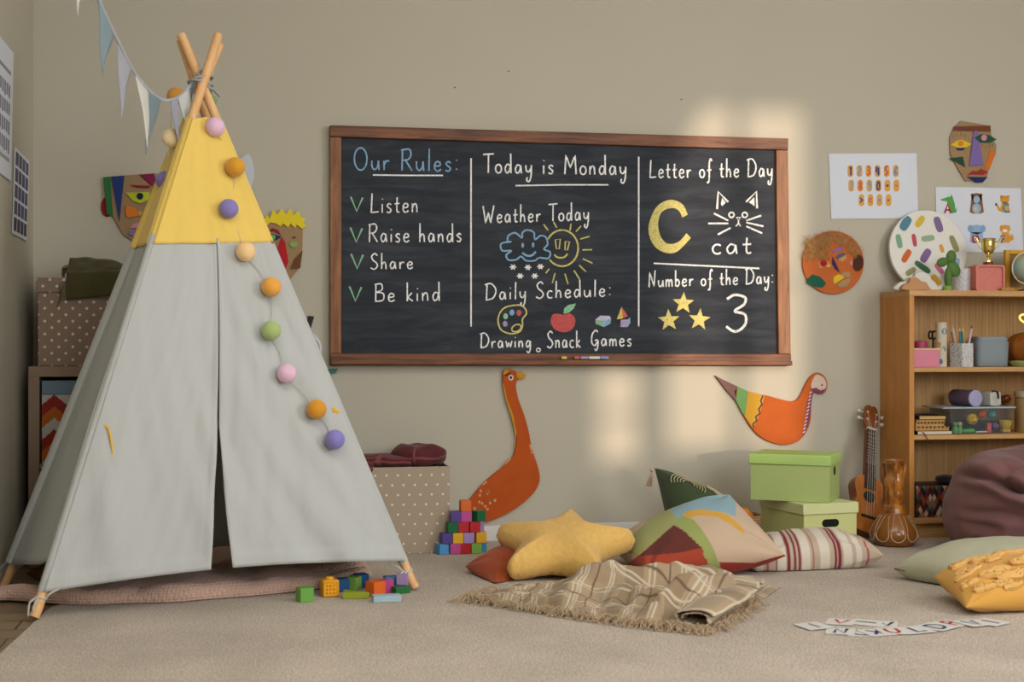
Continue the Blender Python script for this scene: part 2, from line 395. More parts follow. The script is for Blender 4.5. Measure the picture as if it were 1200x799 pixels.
def usL(z): return interp([(.10, .430), (.35, .447), (.55, .466), (.75, .484), (1.1, .519), (2, .519)], z)
def usR(z): return interp([(.10, .492), (.35, .477), (.55, .473), (.75, .487), (1.1, .522), (2, .522)], z)
def zz(u, v, lo, hi): return lerp(hi, lo, v)
def thick(o, t=.0022):
    md = o.modifiers.new('cloth', 'SOLIDIFY'); md.thickness = t; md.offset = 0; return o
def flapL(u, v):
    z = lerp(ZB+.004, hemz(u*.44), v); uu = u*usL(z)
    return front_pt(uu, z, .010*sm(.85, 1, u)*sm(.7, .2, z)+(.003 if v > .962 or u > .955 else 0))
def flapR(u, v):
    z = lerp(ZB+.022, hemz(.5+.5*u), v); uu = lerp(usR(z), 1.0, u)
    return front_pt(uu, z, .003+.008*sm(.15, 0, u)*sm(.7, .2, z)+(.003 if v > .962 or u < .045 else 0))
thick(M().grid(flapL, 60, 90).build('front_flap', CANVAS, teepee, angle=180))
thick(M().grid(flapR, 60, 90).build('front_flap', CANVAS, teepee, angle=180))
def yfront(u, v):
    z = lerp(ZT-.02*abs(u-.5), ZB+.018*u-.003, v); return front_pt(u, z, .0045+.006*sin(pi*u)*(nz(u*3+4, z*2.2, 1.7)+.8*nz((u*5+z*6), z*1.5, 4.2)))
thick(M().grid(yfront, 40, 40).build('yellow_top', YELLOW, teepee, angle=180))
# side towards the left wall, slack, with the sleeve of the rear pole
def side_pt(u, z, off=0):
    a, b = pole_at('FL', z), pole_at('RL', z)
    sag = .012*sin(pi*u)*sm(1.6, .3, z)
    return a+(b-a)*u+SN*(.015-sag+off+.006*nz(u*4, z*2, 5.5))
def side(u, v): return side_pt(u, lerp(ZB, lerp(.168, .080, u**.8), v))
def yside(u, v): return side_pt(u, lerp(ZT, ZB-.004, v), .003)
thick(M().grid(side, 30, 60).build('side_panel', CANVAS, teepee, angle=180))
thick(M().grid(yside, 20, 30).build('yellow_top', YELLOW, teepee, angle=180))
def sleeve(nm, z0, z1, r, m, out):
    a = pole_at(nm, z0); b = pole_at(nm, z1)
    pts = [lerp(a, b, i/24) for i in range(25)]
    return M().tube(pts, r, 14, cap=False).build('pole_sleeve', m, teepee, angle=180)
sleeve('RL', .085, ZB, .029, CANVAS, 1); sleeve('RL', ZB-.004, ZT-.03, .029, YELLOW, 1)
sleeve('FL', .080, ZB+.03, .0168, CANVAS, 1); sleeve('FL', ZB+.02, ZT-.01, .0166, YELLOW, 1)
sleeve('FR', .093, ZB+.02, .0166, CANVAS, 1); sleeve('FR', ZB+.01, ZT-.01, .0166, YELLOW, 1)
sleeve('RR', .10, ZB, .0185, CANVAS, 1)
def mkpanel(n1, n2):
    def f(u, v):
        z = lerp(ZB, .095, v); a, b = pole_at(n1, z), pole_at(n2, z); return a+(b-a)*u+V(0, .0, 0)
    def g(u, v):
        z = lerp(ZT, ZB, v); a, b = pole_at(n1, z), pole_at(n2, z); return a+(b-a)*u
    thick(M().grid(f, 12, 20).build('back_panel', CANVAS, teepee, angle=180)); thick(M().grid(g, 12, 12).build('yellow_top', YELLOW, teepee, angle=180))
mkpanel('FR', 'RR'); mkpanel('RR', 'RL')
# ties at the feet and the yellow ribbons
TIE = fabric('#c5c3ba')
def foot_tie(nm, side):
    p = pole_at(nm, .062); q = pole_at(nm, .05)
    d = (poles[nm][1]-poles[nm][0]).normalized()
    ring = [p+(d.orthogonal().normalized()*cos(a)+d.cross(d.orthogonal().normalized())*sin(a))*.0155 for a in [2*pi*k/16 for k in range(16)]]
    m = M().tube(ring, .0035, 6, closed=True)
    m.tube(spline([p+V(side*.014, -.012, 0), p+V(side*.03, -.012, .016), pole_at(nm, .09)+V(side*.05, -.005, .0)]), .003, 6)
    m.tube(spline([p+V(-.012, -.014, .004), p+V(-.03*1, -.018, -.012), p+V(-.034, -.016, -.05)]), .003, 6)
    m.tube(spline([p+V(-.006, -.015, .004), p+V(-.018, -.02, -.02), p+V(-.02, -.02, -.035)]), .003, 6)
    m.build('foot_tie', TIE, teepee)
foot_tie('FL', 1); foot_tie('FR', -1)
def on_front(px, py, off):
    d = ray(px, py); p0 = FL+FN*(.0165+off); return EYEP+d*((p0-EYEP).dot(FN)/d.dot(FN))
RIB = fabric('#e2b640')
m = M(); pts = spline([on_front(123, 499, .014), on_front(127, 503, .024), on_front(130, 515, .024), on_front(132, 533, .020)], 8)
m.tube(pts, lambda s: .0035 if s < .85 else .003, 8); m.ball(on_front(124, 500, .016), .007, 10); m.build('curtain_ribbon', RIB, teepee)
m = M(); m.ball(on_front(391, 482, .005), .0085, 12); m.ball(on_front(395.5, 483, .005), .0075, 12); m.tube(spline([on_front(386, 481, .001), on_front(391, 479, .009), on_front(397, 484, .004)]), .004, 8); m.tube(spline([on_front(391, 483, .006), on_front(389, 489, .006), on_front(390, 494, .003)]), .0028, 8)
m.build('curtain_ribbon', RIB, teepee)

# ------------------------------------------------------------------ garland of felt balls
gar = thing('ball_garland', 'string of coloured felt balls looped over the front of the tent', 'garland', (-.1, 4.6, 1.0))
balls = [(252, 149, '#e4bcd6', 11.5), (276, 196, '#d79a2c', 11.5), (268, 245, '#877dbb', 11.5), (288, 295.5, '#f3cd94', 11.5), (318, 336.5, '#eaa544', 11.5),
         (318, 387.5, '#a7bb78', 11.5), (336, 438, '#e4bcd2', 11.5), (371, 480, '#d79322', 11.7), (392.5, 515.5, '#877ec2', 11.7)]
CORD = mat('#bdb7a6', .8)
cpath = []
for i, (x, y, h, r) in enumerate(balls):
    c0 = on_front(x, y, .034); t = (c0-EYEP).dot(FW); R = r/FPX*t
    c0 = on_front(x, y, R+.006)
    M().ball(c0, R, 28).build('felt_ball', mat(h, .95, bump=.35, scale=220, var=.05, vscale=40, sheen=.3), gar)
    cpath.append(c0-FN*(R*.7))
for (x, y, h, r, t) in ((201, 162, '#f8dcae', 11.2, 4.58), (194, 212, '#7b70ae', 11.5, 4.60), (206, 113, '#e2a348', 10.5, 4.84), (248, 118, '#8aa06a', 6.5, 4.93)):
    M().ball(T(x, y, t), r/FPX*t, 28).build('felt_ball', mat(h, .95, bump=.35, scale=220, var=.05, vscale=40, sheen=.3), gar)
pre = [T(194, 212, 4.60), T(199, 163, 4.58), T(205, 115, 4.84), T(228, 112, 4.9), T(248, 118, 4.92), T(250, 135, 4.78)]
seq = pre+cpath[:1]+[on_front(264, 172, .005)]+[p for i, c in enumerate(cpath[1:]) for p in ([c] if i >= 7 else [c, lerp(c, cpath[i+2], .5)-FN*.006+V(.01, 0, 0)])]
M().tube(spline(seq, 6), .0012, 5).build('cord', CORD, gar)

# ------------------------------------------------------------------ bunting
bun = thing('bunting', 'pale blue and white fabric bunting tied to the tent poles', 'bunting', (-.4, 4.4, 1.6))
def bt(px): return interp([(40, 3.3), (90, 3.7), (115, 3.9), (155, 4.25), (193, 4.5), (232, 4.64)], px)
def B(px, py, d=0): return T(px, py, bt(px)+d)
tape = [B(40, -150), B(88, -62), B(112, -8), B(122, 15), B(135, 42), B(154, 80), B(172, 104), B(184, 114), B(193, 118), B(203, 117), B(213, 112), B(222, 102), B(230, 92), B(236, 84)]
tp = spline(tape, 8)
m = M(); NT = len(tp)
vs = []
for i, p in enumerate(tp):
    d = (tp[min(i+1, NT-1)]-tp[max(i-1, 0)]).normalized(); n = d.cross(V(.2, -1, 0)).normalized()*.0055
    vs += [p+n, p-n]
m.add(vs, [(2*i, 2*i+1, 2*i+3, 2*i+2) for i in range(NT-1)])
thick(m.build('tape', fabric('#a9b0b6'), bun), .003)
flags = [((86, -66), (98, -45), (92, 20), '#cdccc8', .0), ((115, -2), (133, 42), (120, 90), '#7d939c', 0), ((138, 53), (154, 82), (141, 140), '#a7a9b5', 0),
         ((159, 89), (174, 109), (173, 173), '#d4d3cd', 0), ((174, 109), (188, 117), (171, 183), '#768d98', .02), ((200, 118), (209, 116), (212, 183), '#9c9fae', 0),
         ((209, 115), (221, 105), (223, 172), '#c3c7c5', .01), ((222, 103), (230, 90), (225, 122), '#9aacb6', 0)]
for k, (a, b, c, h, dd) in enumerate(flags):
    A_, B_, C_ = B(*a, -.004), B(*b, -.004), T(c[0], c[1], bt((a[0]+b[0])/2)-dd+.02)
    def fl(u, v, A_=A_, B_=B_, C_=C_, k=k):
        top = lerp(A_, B_, u); q = lerp(top, C_, v)
        return q+V(.0, .014*sin(v*5+k*1.7)*(v)+.010*sin(u*4+k)*sin(pi*v), 0)+RT*(.010*sin(v*4.2+k*2)*v*(1-v))
    thick(M().grid(fl, 8, 20).build('flag', fabric(h), bun, angle=180), .002)
# knots round the poles
m = M(); kc = APEX+V(.0, -.035, -.005)
for dz, tilt in ((.004, .25), (-.008, -.1)):
    ring = [APEX+V(.040*cos(a), .062*sin(a)+.01, dz+tilt*.045*cos(a)) for a in [2*pi*k/24 for k in range(24)]]
    m.tube(ring, .0035, 6, closed=True)
m.tube(spline([T(231, 88, 4.62), T(236, 82, 4.62), T(241, 88, 4.62), T(236, 91, 4.61), T(231, 86, 4.62)]), .005, 6)
m.tube(spline([T(236, 98, 4.62), T(245, 103, 4.64), T(252, 107, 4.7), T(258, 113, 4.72)]), .006, 6)
m.tube(spline([T(238, 99, 4.62), T(243, 102, 4.64), T(247, 107, 4.68), T(246, 112, 4.7)]), .005, 6)
m.build('knot', fabric('#a4aaaa'), bun)
# ------------------------------------------------------------------ chalkboard
brd = thing('chalkboard', 'large wall chalkboard in a brown wooden frame with chalk writing', 'chalkboard', (1.275, WALL_Y-.02, .72))
WH = wood('#4a2918', '#8c5836', (1.2, 8, 14), .5, 3.2, .25); WV = wood('#633a22', '#a26f46', (14, 8, 1.2), .5, 3.2, .25)
o4 = [(386, 148.5), (920.5, 164), (924, 429), (386.5, 428.5)]; i4 = [(399, 162), (907, 177.5), (909.5, 414.5), (399, 414.5)]
M().prism(Wp([o4[0], o4[1], (920.3, 177.5), (386.2, 162)], .003), (0, -.034, 0)).build('frame_rail', WH, brd, bevel=.003)
M().prism(Wp([(386.3, 414.5), (923.8, 415), o4[2], o4[3]], .003), (0, -.034, 0)).build('frame_rail', WH, brd, bevel=.003)
M().prism(Wp([(386.2, 162), (399.4, 162.4), (399.4, 414.5), (386.4, 414.5)], .003), (0, -.031, 0)).build('frame_stile', WV, brd, bevel=.003)
M().prism(Wp([(906.5, 177.3), (920.3, 177.5), (923.6, 415), (909.3, 415)], .003), (0, -.031, 0)).build('frame_stile', WV, brd, bevel=.003)
M().prism(Wp([(388, 421), (926.5, 423.5), (926.5, 428.5), (388, 427.5)], .036), (0, -.022, 0)).build('chalk_ledge', WH, brd, bevel=.002)
def slate():
    m, nt, b = new_mat('slate'); v = coords(nt, (1.5, 1, 9))
    n = nd(nt, 'ShaderNodeTexNoise', i_Scale=2.2, i_Detail=6.0, i_Roughness=.6, i_Distortion=.5); lk(nt, v, n.inputs['Vector'])
    r = nd(nt, 'ShaderNodeValToRGB'); e = r.color_ramp.elements; e[0].position, e[1].position = .42, .85
    e[0].color, e[1].color = (*RGB('#272b32', 1.15), 1), (*RGB('#43484e', 1.1), 1); lk(nt, n.outputs['Fac'], r.inputs['Fac'])
    lk(nt, r.outputs['Color'], b.inputs['Base Color']); b.inputs['Roughness'].default_value = .75; b.inputs['Specular IOR Level'].default_value = .25; return m
M().prism(Wp([(396, 159), (910, 175), (912, 417), (396, 417)], .003), (0, -.013, 0)).build('slate', slate(), brd, smooth=False)
def chalk(hexc):
    m, nt, b = new_mat('chalk_'+hexc.lstrip('#')); v = coords(nt)
    n = nd(nt, 'ShaderNodeTexNoise', i_Scale=160, i_Detail=3.0); lk(nt, v, n.inputs['Vector'])
    r = nd(nt, 'ShaderNodeValToRGB'); e = r.color_ramp.elements; e[0].position, e[1].position = .33, .52
    c = RGB(hexc); k = RGB('#3c3e40', 1)
    e[0].color, e[1].color = (*[lerp(k[i], c[i], .6) for i in range(3)], 1), (*c, 1)
    lk(nt, n.outputs['Fac'], r.inputs['Fac']); lk(nt, r.outputs['Color'], b.inputs['Base Color']); b.inputs['Roughness'].default_value = 1; return m
BOFF = .0166
class Ink:
    def __init__(s): s.m = M()
    def line(s, pts, w=2.2, closed=False):
        P = [Vector((p[0], p[1])) for p in pts]; n = len(P)
        if n < 2: return s
        L = []; R = []; C = []
        for i in range(n):
            if closed: d = P[(i+1) % n]-P[i-1]
            else: d = P[min(i+1, n-1)]-P[max(i-1, 0)]
            if d.length < 1e-6: d = Vector((1, 0))
            d.normalize(); q = Vector((-d.y, d.x))*(w*.5*(1+.18*nz(P[i].x*.7, P[i].y*.7, 4)))
            L.append(W(*(P[i]+q), BOFF)); R.append(W(*(P[i]-q), BOFF)); C.append(W(*P[i], BOFF+.0007))
        k = n if closed else n-1; fs = []
        for i in range(k):
            j = (i+1) % n
            fs += [(i, j, 2*n+j, 2*n+i), (2*n+i, 2*n+j, n+j, n+i)]
        s.m.add(L+R+C, fs); return s
    def curve(s, pts, w=2.2, closed=False): return s.line([tuple(p) for p in spline([(a, b, 0) for a, b in pts], 6, closed)], w, closed)
    def fill(s, pts, off=0): s.m.prism(Wp(pts, BOFF-.0003), (0, -.0008-off, 0)); return s
    def done(s, name, hexc): return s.m.build(name, chalk(hexc), brd, smooth=False)
G = {
 'O': (.88, [('s', arc(.42, .5, .36, .52, 95, 460))]), 'u': (.55, [('s', [(.05, .55), (.06, .2), (.2, .02), (.37, .2), (.42, .55)]), ('l', [(.42, .55), (.46, 0)])]),
 'r': (.42, [('l', [(.05, .55), (.07, 0)]), ('s', [(.07, .3), (.2, .52), (.36, .5)])]),
 'R': (.7, [('l', [(.08, 1), (.05, 0)]), ('s', [(.0, .95), (.45, 1), (.56, .75), (.4, .52), (.08, .48)]), ('l', [(.25, .48), (.62, 0)])]),
 'l': (.22, [('l', [(.1, 1.08), (.08, 0)])]), 'e': (.5, [('s', [(.06, .3), (.34, .34), (.36, .5), (.2, .58), (.06, .4), (.07, .13), (.22, 0), (.42, .12)])]),
 's': (.44, [('s', [(.34, .5), (.2, .58), (.07, .45), (.18, .32), (.32, .18), (.22, .01), (.04, .07)])]),
 ':': (.25, [('l', [(.1, .08), (.12, .13)]), ('l', [(.1, .5), (.12, .55)])]), 'L': (.6, [('l', [(.12, 1), (.06, .02), (.56, .06)])]),
 'i': (.22, [('l', [(.08, .55), (.08, 0)]), ('l', [(.09, .76), (.1, .8)])]), 't': (.40, [('s', [(.17, .85), (.15, .2), (.22, .02), (.34, .06)]), ('l', [(0, .55), (.34, .58)])]),
 'n': (.5, [('l', [(.05, .57), (.05, 0)]), ('s', [(.05, .3), (.2, .55), (.33, .45), (.36, 0)])]),
 'a': (.54, [('s', [(.37, .5), (.18, .58), (.04, .3), (.14, .02), (.31, .15), (.38, .52)]), ('l', [(.38, .55), (.43, 0)])]),
 'h': (.5, [('l', [(.06, 1.08), (.05, 0)]), ('s', [(.05, .3), (.2, .55), (.33, .45), (.37, 0)])]),
 'd': (.54, [('s', [(.37, .5), (.18, .58), (.04, .3), (.14, .02), (.31, .15), (.38, .5)]), ('l', [(.4, 1.08), (.42, 0)])]),
 'S': (.62, [('s', [(.5, .88), (.32, 1.02), (.1, .85), (.18, .6), (.42, .42), (.5, .2), (.28, 0), (.02, .1)])]),
 'B': (.66, [('l', [(.08, 1), (.06, 0)]), ('s', [(0, .96), (.4, .98), (.44, .66), (.1, .52)]), ('s', [(.1, .52), (.52, .44), (.5, .08), (.02, .02)])]),
 'k': (.46, [('l', [(.06, 1.08), (.06, 0)]), ('l', [(.34, .57), (.08, .27), (.4, 0)])]), 'T': (.6, [('l', [(-.05, .98), (.66, 1.02)]), ('l', [(.3, 1), (.29, 0)])]),
 'o': (.48, [('s', arc(.22, .28, .19, .28, 95, 460))]), 'y': (.5, [('s', [(.04, .57), (.08, .2), (.24, .12), (.36, .35)]), ('s', [(.4, .57), (.38, -.1), (.26, -.42), (.1, -.36), (.14, -.2)])]),
 'M': (.88, [('l', [(.04, 0), (.12, 1), (.4, .35), (.7, 1), (.78, 0)])]), 'W': (.95, [('l', [(0, 1), (.22, 0), (.42, .62), (.6, 0), (.86, 1.02)])]),
 'D': (.8, [('l', [(.1, .98), (.06, 0)]), ('s', [(-.05, .93), (.38, 1.0), (.7, .6), (.52, .12), (.02, .0)])]), 'c': (.45, [('s', arc(.23, .28, .19, .28, 45, 315))]),
 'N': (.7, [('l', [(.05, 0), (.1, .98), (.48, .04), (.58, 1.08)])]), 'm': (.68, [('l', [(.04, .57), (.04, 0)]), ('s', [(.04, .3), (.16, .55), (.27, .45), (.29, 0)]), ('s', [(.29, .3), (.42, .55), (.53, .45), (.56, 0)])]),
 'b': (.48, [('l', [(.06, 1.08), (.06, 0)]), ('s', [(.06, .35), (.22, .57), (.38, .32), (.26, .02), (.06, .08)])]),
 'f': (.42, [('s', [(.4, .95), (.3, 1.07), (.2, .85), (.2, .1), (.14, -.28), (.0, -.25)]), ('l', [(.02, .5), (.38, .54)])]),
 'G': (.74, [('s', [(.6, .9), (.42, 1.03), (.14, .75), (.1, .25), (.34, .03), (.58, .3)]), ('s', [(.36, .36), (.6, .36), (.58, -.1), (.45, -.28), (.36, -.15)])]),
 'w': (.6, [('l', [(.02, .57), (.14, .02), (.27, .42), (.4, .02), (.54, .57)])]), 'g': (.5, [('s', [(.36, .5), (.18, .58), (.04, .3), (.14, .04), (.31, .17), (.37, .5)]), ('s', [(.38, .57), (.38, -.12), (.24, -.36), (.08, -.24)])]),
 ' ': (.36, [])}
def text(ink, s, x0, x1, ytop, ybase, slope=0.0, w=1.65, gx=0.13):
    tot = sum(G[c][0]+gx for c in s)-gx; k = (x1-x0)/tot; h = ybase-ytop; cx = 0
    for c in s:
        gw, st = G[c]
        for kind, pts in st:
            if c.islower(): pts = [(a, b if b <= 0 else (b*.80 if b < .6 else lerp(.48, 1.05, (b-.6)/.48))) for a, b in pts]
            pp = [(x0+(cx+a)*k, ybase-b*h+slope*(cx+a)*k+.5*nz(x0+cx*3, b)) for a, b in pts]
            ink.curve(pp, w) if kind == 's' else ink.line([q for i in range(len(pp)-1) for q in [tuple(lerp(Vector(pp[i]), Vector(pp[i+1]), t/5)) for t in range(5)]]+[pp[-1]], w)
        cx += gw+gx
    return ink
WHT, BLU, GRN, YEL, RED = '#f4f4f2', '#8ab4d4', '#93c9a2', '#d3c778', '#cf6c66'
text(Ink(), 'Our Rules:', 414, 538, 174, 199, .02, 1.8).done('chalk_heading', BLU)
for s, a, b, t, bl in (('Listen', 434, 491, 227, 250, ), ('Raise hands', 432, 542, 263, 284), ('Share', 434, 485, 298, 316), ('Be kind', 439, 517, 333, 354)):
    text(Ink(), s, a, b, t, bl, -.015 if s != 'Raise hands' else 0).done('chalk_writing', WHT)
for x, y in ((411, 231), (410.5, 267), (411.5, 298), (409.5, 336)):
    Ink().line([(x, y), (x+7, y+17), (x+14, y+1)], 2.2).done('chalk_tick', GRN)
Ink().line([(437, 205.5), (478, 206), (519, 206)], 1.7).done('chalk_underline', WHT)
Ink().line([(604, 218), (660, 217), (713, 217)], 1.7).done('chalk_underline', WHT)
for x, a, b in ((552, 186, 383), (748.5, 184, 383)): Ink().line([(x, lerp(a, b, t/12)) for t in range(13)], 1.8).done('chalk_divider', WHT)
Ink().line([(766, 309), (828, 312), (890, 315)], 1.8).done('chalk_divider', WHT)
text(Ink(), 'Today is Monday', 567, 735, 181, 203, .015, 1.8).done('chalk_heading', WHT)
text(Ink(), 'Weather Today', 566, 691, 242, 262, -.03).done('chalk_heading', WHT)
text(Ink(), 'Daily Schedule:', 569, 717, 333, 352, -.03).done('chalk_heading', WHT)
text(Ink(), 'Drawing', 563, 623, 391, 408, -.01).done('chalk_writing', WHT)
Ink().curve(ell(631, 410.5, 2.2, 2), 1.4, True).done('chalk_mark', WHT)
text(Ink(), 'Snack', 641, 681, 389, 408, -.01).done('chalk_writing', WHT)
text(Ink(), 'Games', 692, 741, 388, 406, 0).done('chalk_writing', WHT)
text(Ink(), 'Letter of the Day', 761, 906, 188, 209, -.01).done('chalk_heading', WHT)
text(Ink(), 'Number of the Day:', 760, 907, 319, 337, -.03).done('chalk_heading', WHT)
text(Ink(), 'cat', 834, 882, 274, 298, -.01, 2.0).done('chalk_writing', WHT)
Ink().curve([(852, 351), (861, 346), (873, 349), (872, 357), (861, 365), (873, 369), (873, 381), (862, 389), (851, 383)], 3).done('chalk_numeral', WHT)
# weather drawings
def z4(pts): return [(560+a/6, 230+b/6) for a, b in pts]
k = Ink().curve(z4([(235, 322), (165, 335), (172, 385), (235, 385), (200, 415), (215, 450), (270, 448), (303, 425), (340, 455), (400, 455), (430, 435), (495, 438), (508, 395), (465, 375), (490, 340), (478, 290), (440, 280), (402, 305), (392, 255), (345, 240), (313, 260), (310, 295), (262, 260), (215, 280), (210, 320)]), 1.9, True)
k.fill(z4(ell(315, 347, 9, 17))).fill(z4(ell(388, 345, 9, 17))).curve(z4([(312, 400), (345, 420), (380, 418), (408, 392)]), 2.4); k.done('cloud_drawing', BLU)
k = Ink()
for x, y in ((247, 500), (352, 503), (440, 497), (297, 563), (400, 563)):
    for a in (0, 60, 120): k.line(z4([(x-23*cos(radians(a)), y-20*sin(radians(a))), (x+23*cos(radians(a)), y+20*sin(radians(a)))]), 1.6)
k.done('snowflake_drawing', WHT)
k = Ink().curve(z4(arc(592, 367, 113, 127, -150, 140, 24)), 2.0)
for a, b in (((462, 200), (495, 243)), ((532, 183), (555, 224)), ((655, 195), (648, 243)), ((725, 212), (690, 250)), ((785, 285), (720, 303)), ((803, 378), (736, 380)), ((806, 473), (738, 442)), ((760, 533), (713, 487)), ((718, 590), (676, 524)), ((634, 620), (612, 547)), ((524, 612), (543, 543)), ((478, 543), (502, 512))):
    k.line(z4([a, b]), 1.6)
for q in ([(545, 308), (580, 304), (572, 372), (552, 372)], [(615, 320), (645, 322), (630, 380), (612, 380)]): k.line(z4(q), 1.6, True)
k.curve(z4([(537, 413), (560, 432), (605, 432), (630, 407)]), 2.0); k.done('sun_drawing', YEL)
# schedule drawings
def z6(pts): return [(560+a/6.316, 350+b/6.316) for a, b in pts]
Ink().curve(z6([(285, 50), (190, 75), (150, 150), (170, 230), (245, 262), (310, 245), (330, 200), (330, 155), (360, 110), (340, 65)]), 1.8, True).curve(z6(ell(285, 220, 36, 24, -.5)), 1.6, True).done('palette_drawing', YEL)
for x, y, c in ((205, 133, GRN), (252, 105, BLU), (305, 107, RED), (202, 188, '#a99cc0')): Ink().fill(z6(ell(x, y, 18, 22))).done('palette_dot', c)
Ink().fill(z6([tuple(p)[:2] for p in spline([(540, 160, 0), (555, 120, 0), (600, 115, 0), (635, 122, 0), (680, 113, 0), (718, 145, 0), (715, 200, 0), (680, 240, 0), (630, 250, 0), (570, 230, 0), (543, 190, 0)], 5, True)])).done('apple_drawing', '#c95a56')
Ink().fill(z6([(635, 115), (638, 75), (670, 50), (725, 38), (710, 75), (675, 105)])).done('apple_leaf', GRN)
for pts, c in (([(870, 158), (932, 168), (935, 213), (872, 190)], '#93c0a0'), ([(932, 168), (985, 150), (982, 185), (935, 213)], '#8fb3d2'), ([(870, 158), (905, 128), (975, 130), (985, 150), (932, 168)], '#c9c3dc')): Ink().fill(z6(pts)).done('block_drawing', c)
for pts, c in (([(1063, 62), (1072, 150), (1028, 155)], '#dcc668'), ([(1063, 62), (1110, 130), (1072, 150)], '#cf6d62'), ([(1058, 160), (1112, 155), (1108, 212), (1055, 212)], '#b7a7c8'), ([(1112, 155), (1126, 138), (1128, 182), (1108, 212)], '#8fb3d2')): Ink().fill(z6(pts), .0003).done('block_drawing', c)
# letter C, cat, stars
def z8(pts): return [(650+a/2.7069, 140+b/2.7069) for a, b in pts]
outer = [(422, 303), (405, 270), (365, 256), (322, 280), (298, 340), (308, 390), (340, 420), (385, 422), (432, 377)]
inner = [(418, 362), (392, 390), (358, 395), (335, 370), (328, 330), (340, 295), (370, 282), (393, 290), (405, 312)]
Ink().fill([tuple(p)[:2] for p in spline([(*p, 0) for p in z8(outer)], 6)]+[tuple(p)[:2] for p in spline([(*p, 0) for p in z8(inner)], 6)]).done('letter_drawing', YEL)
k = Ink()
for q in ([(515, 285), (519, 230), (550, 263)], [(607, 263), (640, 230), (642, 283)]): k.line(z8(q), 2.4)
for q in ([(527, 270), (531, 250), (542, 265), (532, 276)], [(616, 264), (633, 248), (634, 276)]): k.fill(z8(q))
for x in (561, 603): k.curve(z8(ell(x, 304, 8, 8)), 1.9, True)
k.line(z8([(577, 312), (590, 312), (583, 322)]), 1.8, True).curve(z8([(583, 320), (582, 332), (574, 340)]), 1.6).curve(z8([(583, 330), (590, 340)]), 1.6)
for a, b in (((551, 322), (505, 299)), ((551, 331), (487, 331)), ((558, 345), (518, 366)), ((608, 322), (655, 306)), ((608, 328), (662, 340)), ((608, 340), (658, 362))): k.line(z8([a, b]), 2.0)
k.done('cat_drawing', WHT)
def star(cx, cy, R, rot=0, q=.42): return [(cx+R*(1 if i % 2 == 0 else q)*sin(rot+pi*i/5), cy-R*(1 if i % 2 == 0 else q)*cos(rot+pi*i/5)) for i in range(10)]
for x, y, r in ((408, 584, .05), (362, 638, -.05), (459, 636, .1)): Ink().fill(z8(star(x, y, 36, r))).done('star_drawing', YEL)
# chalk sticks lying on the ledge
ledge_z = W(680, 421.5, .05).z
for a, b, h, lab in ((658, 664, '#e0c867', 'short yellow stub of chalk on the chalkboard ledge, leftmost'), (673, 679, '#c9706a', 'short red chalk stub on the chalkboard ledge'), (680.5, 689, '#a9a1c4', 'lilac chalk piece on the chalkboard ledge, left of the white one'),
                     (690, 703, '#e4e2d8', 'long white chalk stick on the chalkboard ledge'), (704, 713, '#8f9fd0', 'blue chalk piece at the right end of the chalks on the ledge')):
    A_, B_ = AY(a, 420, WALL_Y-.048), AY(b, 420, WALL_Y-.048); A_.z = B_.z = ledge_z+.0062
    o = M().tube([A_, A_+(B_-A_)*.04, B_-(B_-A_)*.04, B_], lambda s: .0062 if 0 < s < 1 else .005, 12).build('chalk_stick', mat(h, .95))
    tag(o, lab, 'chalk', 'chalks on the ledge')

# ------------------------------------------------------------------ things hung on the back wall
CARD = mat('#9c7f5c', .85, bump=.15, scale=60, var=.05)
def felt(h): return mat(h, .9, bump=.3, scale=300)
def piece(par, name, pts, h, off=.012, th=.003): return wall_piece(pts, off, th).build(name, felt(h), par, bevel=.0006)
def wroot(name, label, cat, px, py, group=None): return thing(name, label, cat, W(px, py, .005), group)
def z2(pts): return [(100+a/3.328, 100+b/3.328) for a, b in pts]
mk = wroot('cardboard_mask', 'cardboard collage face with blue stripe and yellow eye, half hidden behind the tent', 'mask', 150, 280)
wall_piece(z2([(90, 358), (270, 345), (330, 350), (330, 560), (290, 600), (200, 615), (150, 585), (112, 520), (95, 470)]), .003, .006).build('face', CARD, mk)
piece(mk, 'ear', z2(ell(86, 475, 25, 40)), '#8e1f22', .002, .004)
piece(mk, 'hair', z2([(70, 360), (98, 357), (108, 512), (84, 505)]), '#2c6b3a'); piece(mk, 'face_stripe', z2([(102, 358), (152, 353), (133, 534)]), '#233a78')
piece(mk, 'hair', z2([(210, 350), (268, 345), (274, 370), (262, 396), (240, 375)]), '#7a2145'); piece(mk, 'eyebrow', z2([(172, 390), (253, 393), (250, 402), (200, 400)]), '#8c1f2c')
ey = piece(mk, 'eye', z2([(157, 420), (200, 420), (250, 418), (252, 445), (215, 462), (185, 452)]), '#b6c42f'); piece(ey, 'pupil', z2(ell(213, 434, 13, 13)), '#1c2430', .015)
piece(mk, 'nose', z2([(160, 468), (192, 480), (218, 510), (165, 518), (156, 500)]), '#d97b2b'); piece(mk, 'nose', z2([(205, 492), (220, 497), (214, 514)]), '#d9b13a', .015)
piece(mk, 'mouth', z2([(172, 557), (190, 540), (215, 535), (215, 560)]), '#c78ba0'); piece(mk, 'mouth', z2([(166, 578), (180, 570), (215, 572), (210, 590), (180, 590)]), '#7f73a8')
mk = wroot('cardboard_mask', 'cardboard face with spiky yellow hair and long red nose, right of the tent', 'mask', 335, 330)
wall_piece(z2([(690, 545), (710, 520), (780, 540), (848, 560), (846, 650), (830, 720), (790, 770), (740, 790), (690, 700)]), .003, .006).build('face', CARD, mk)
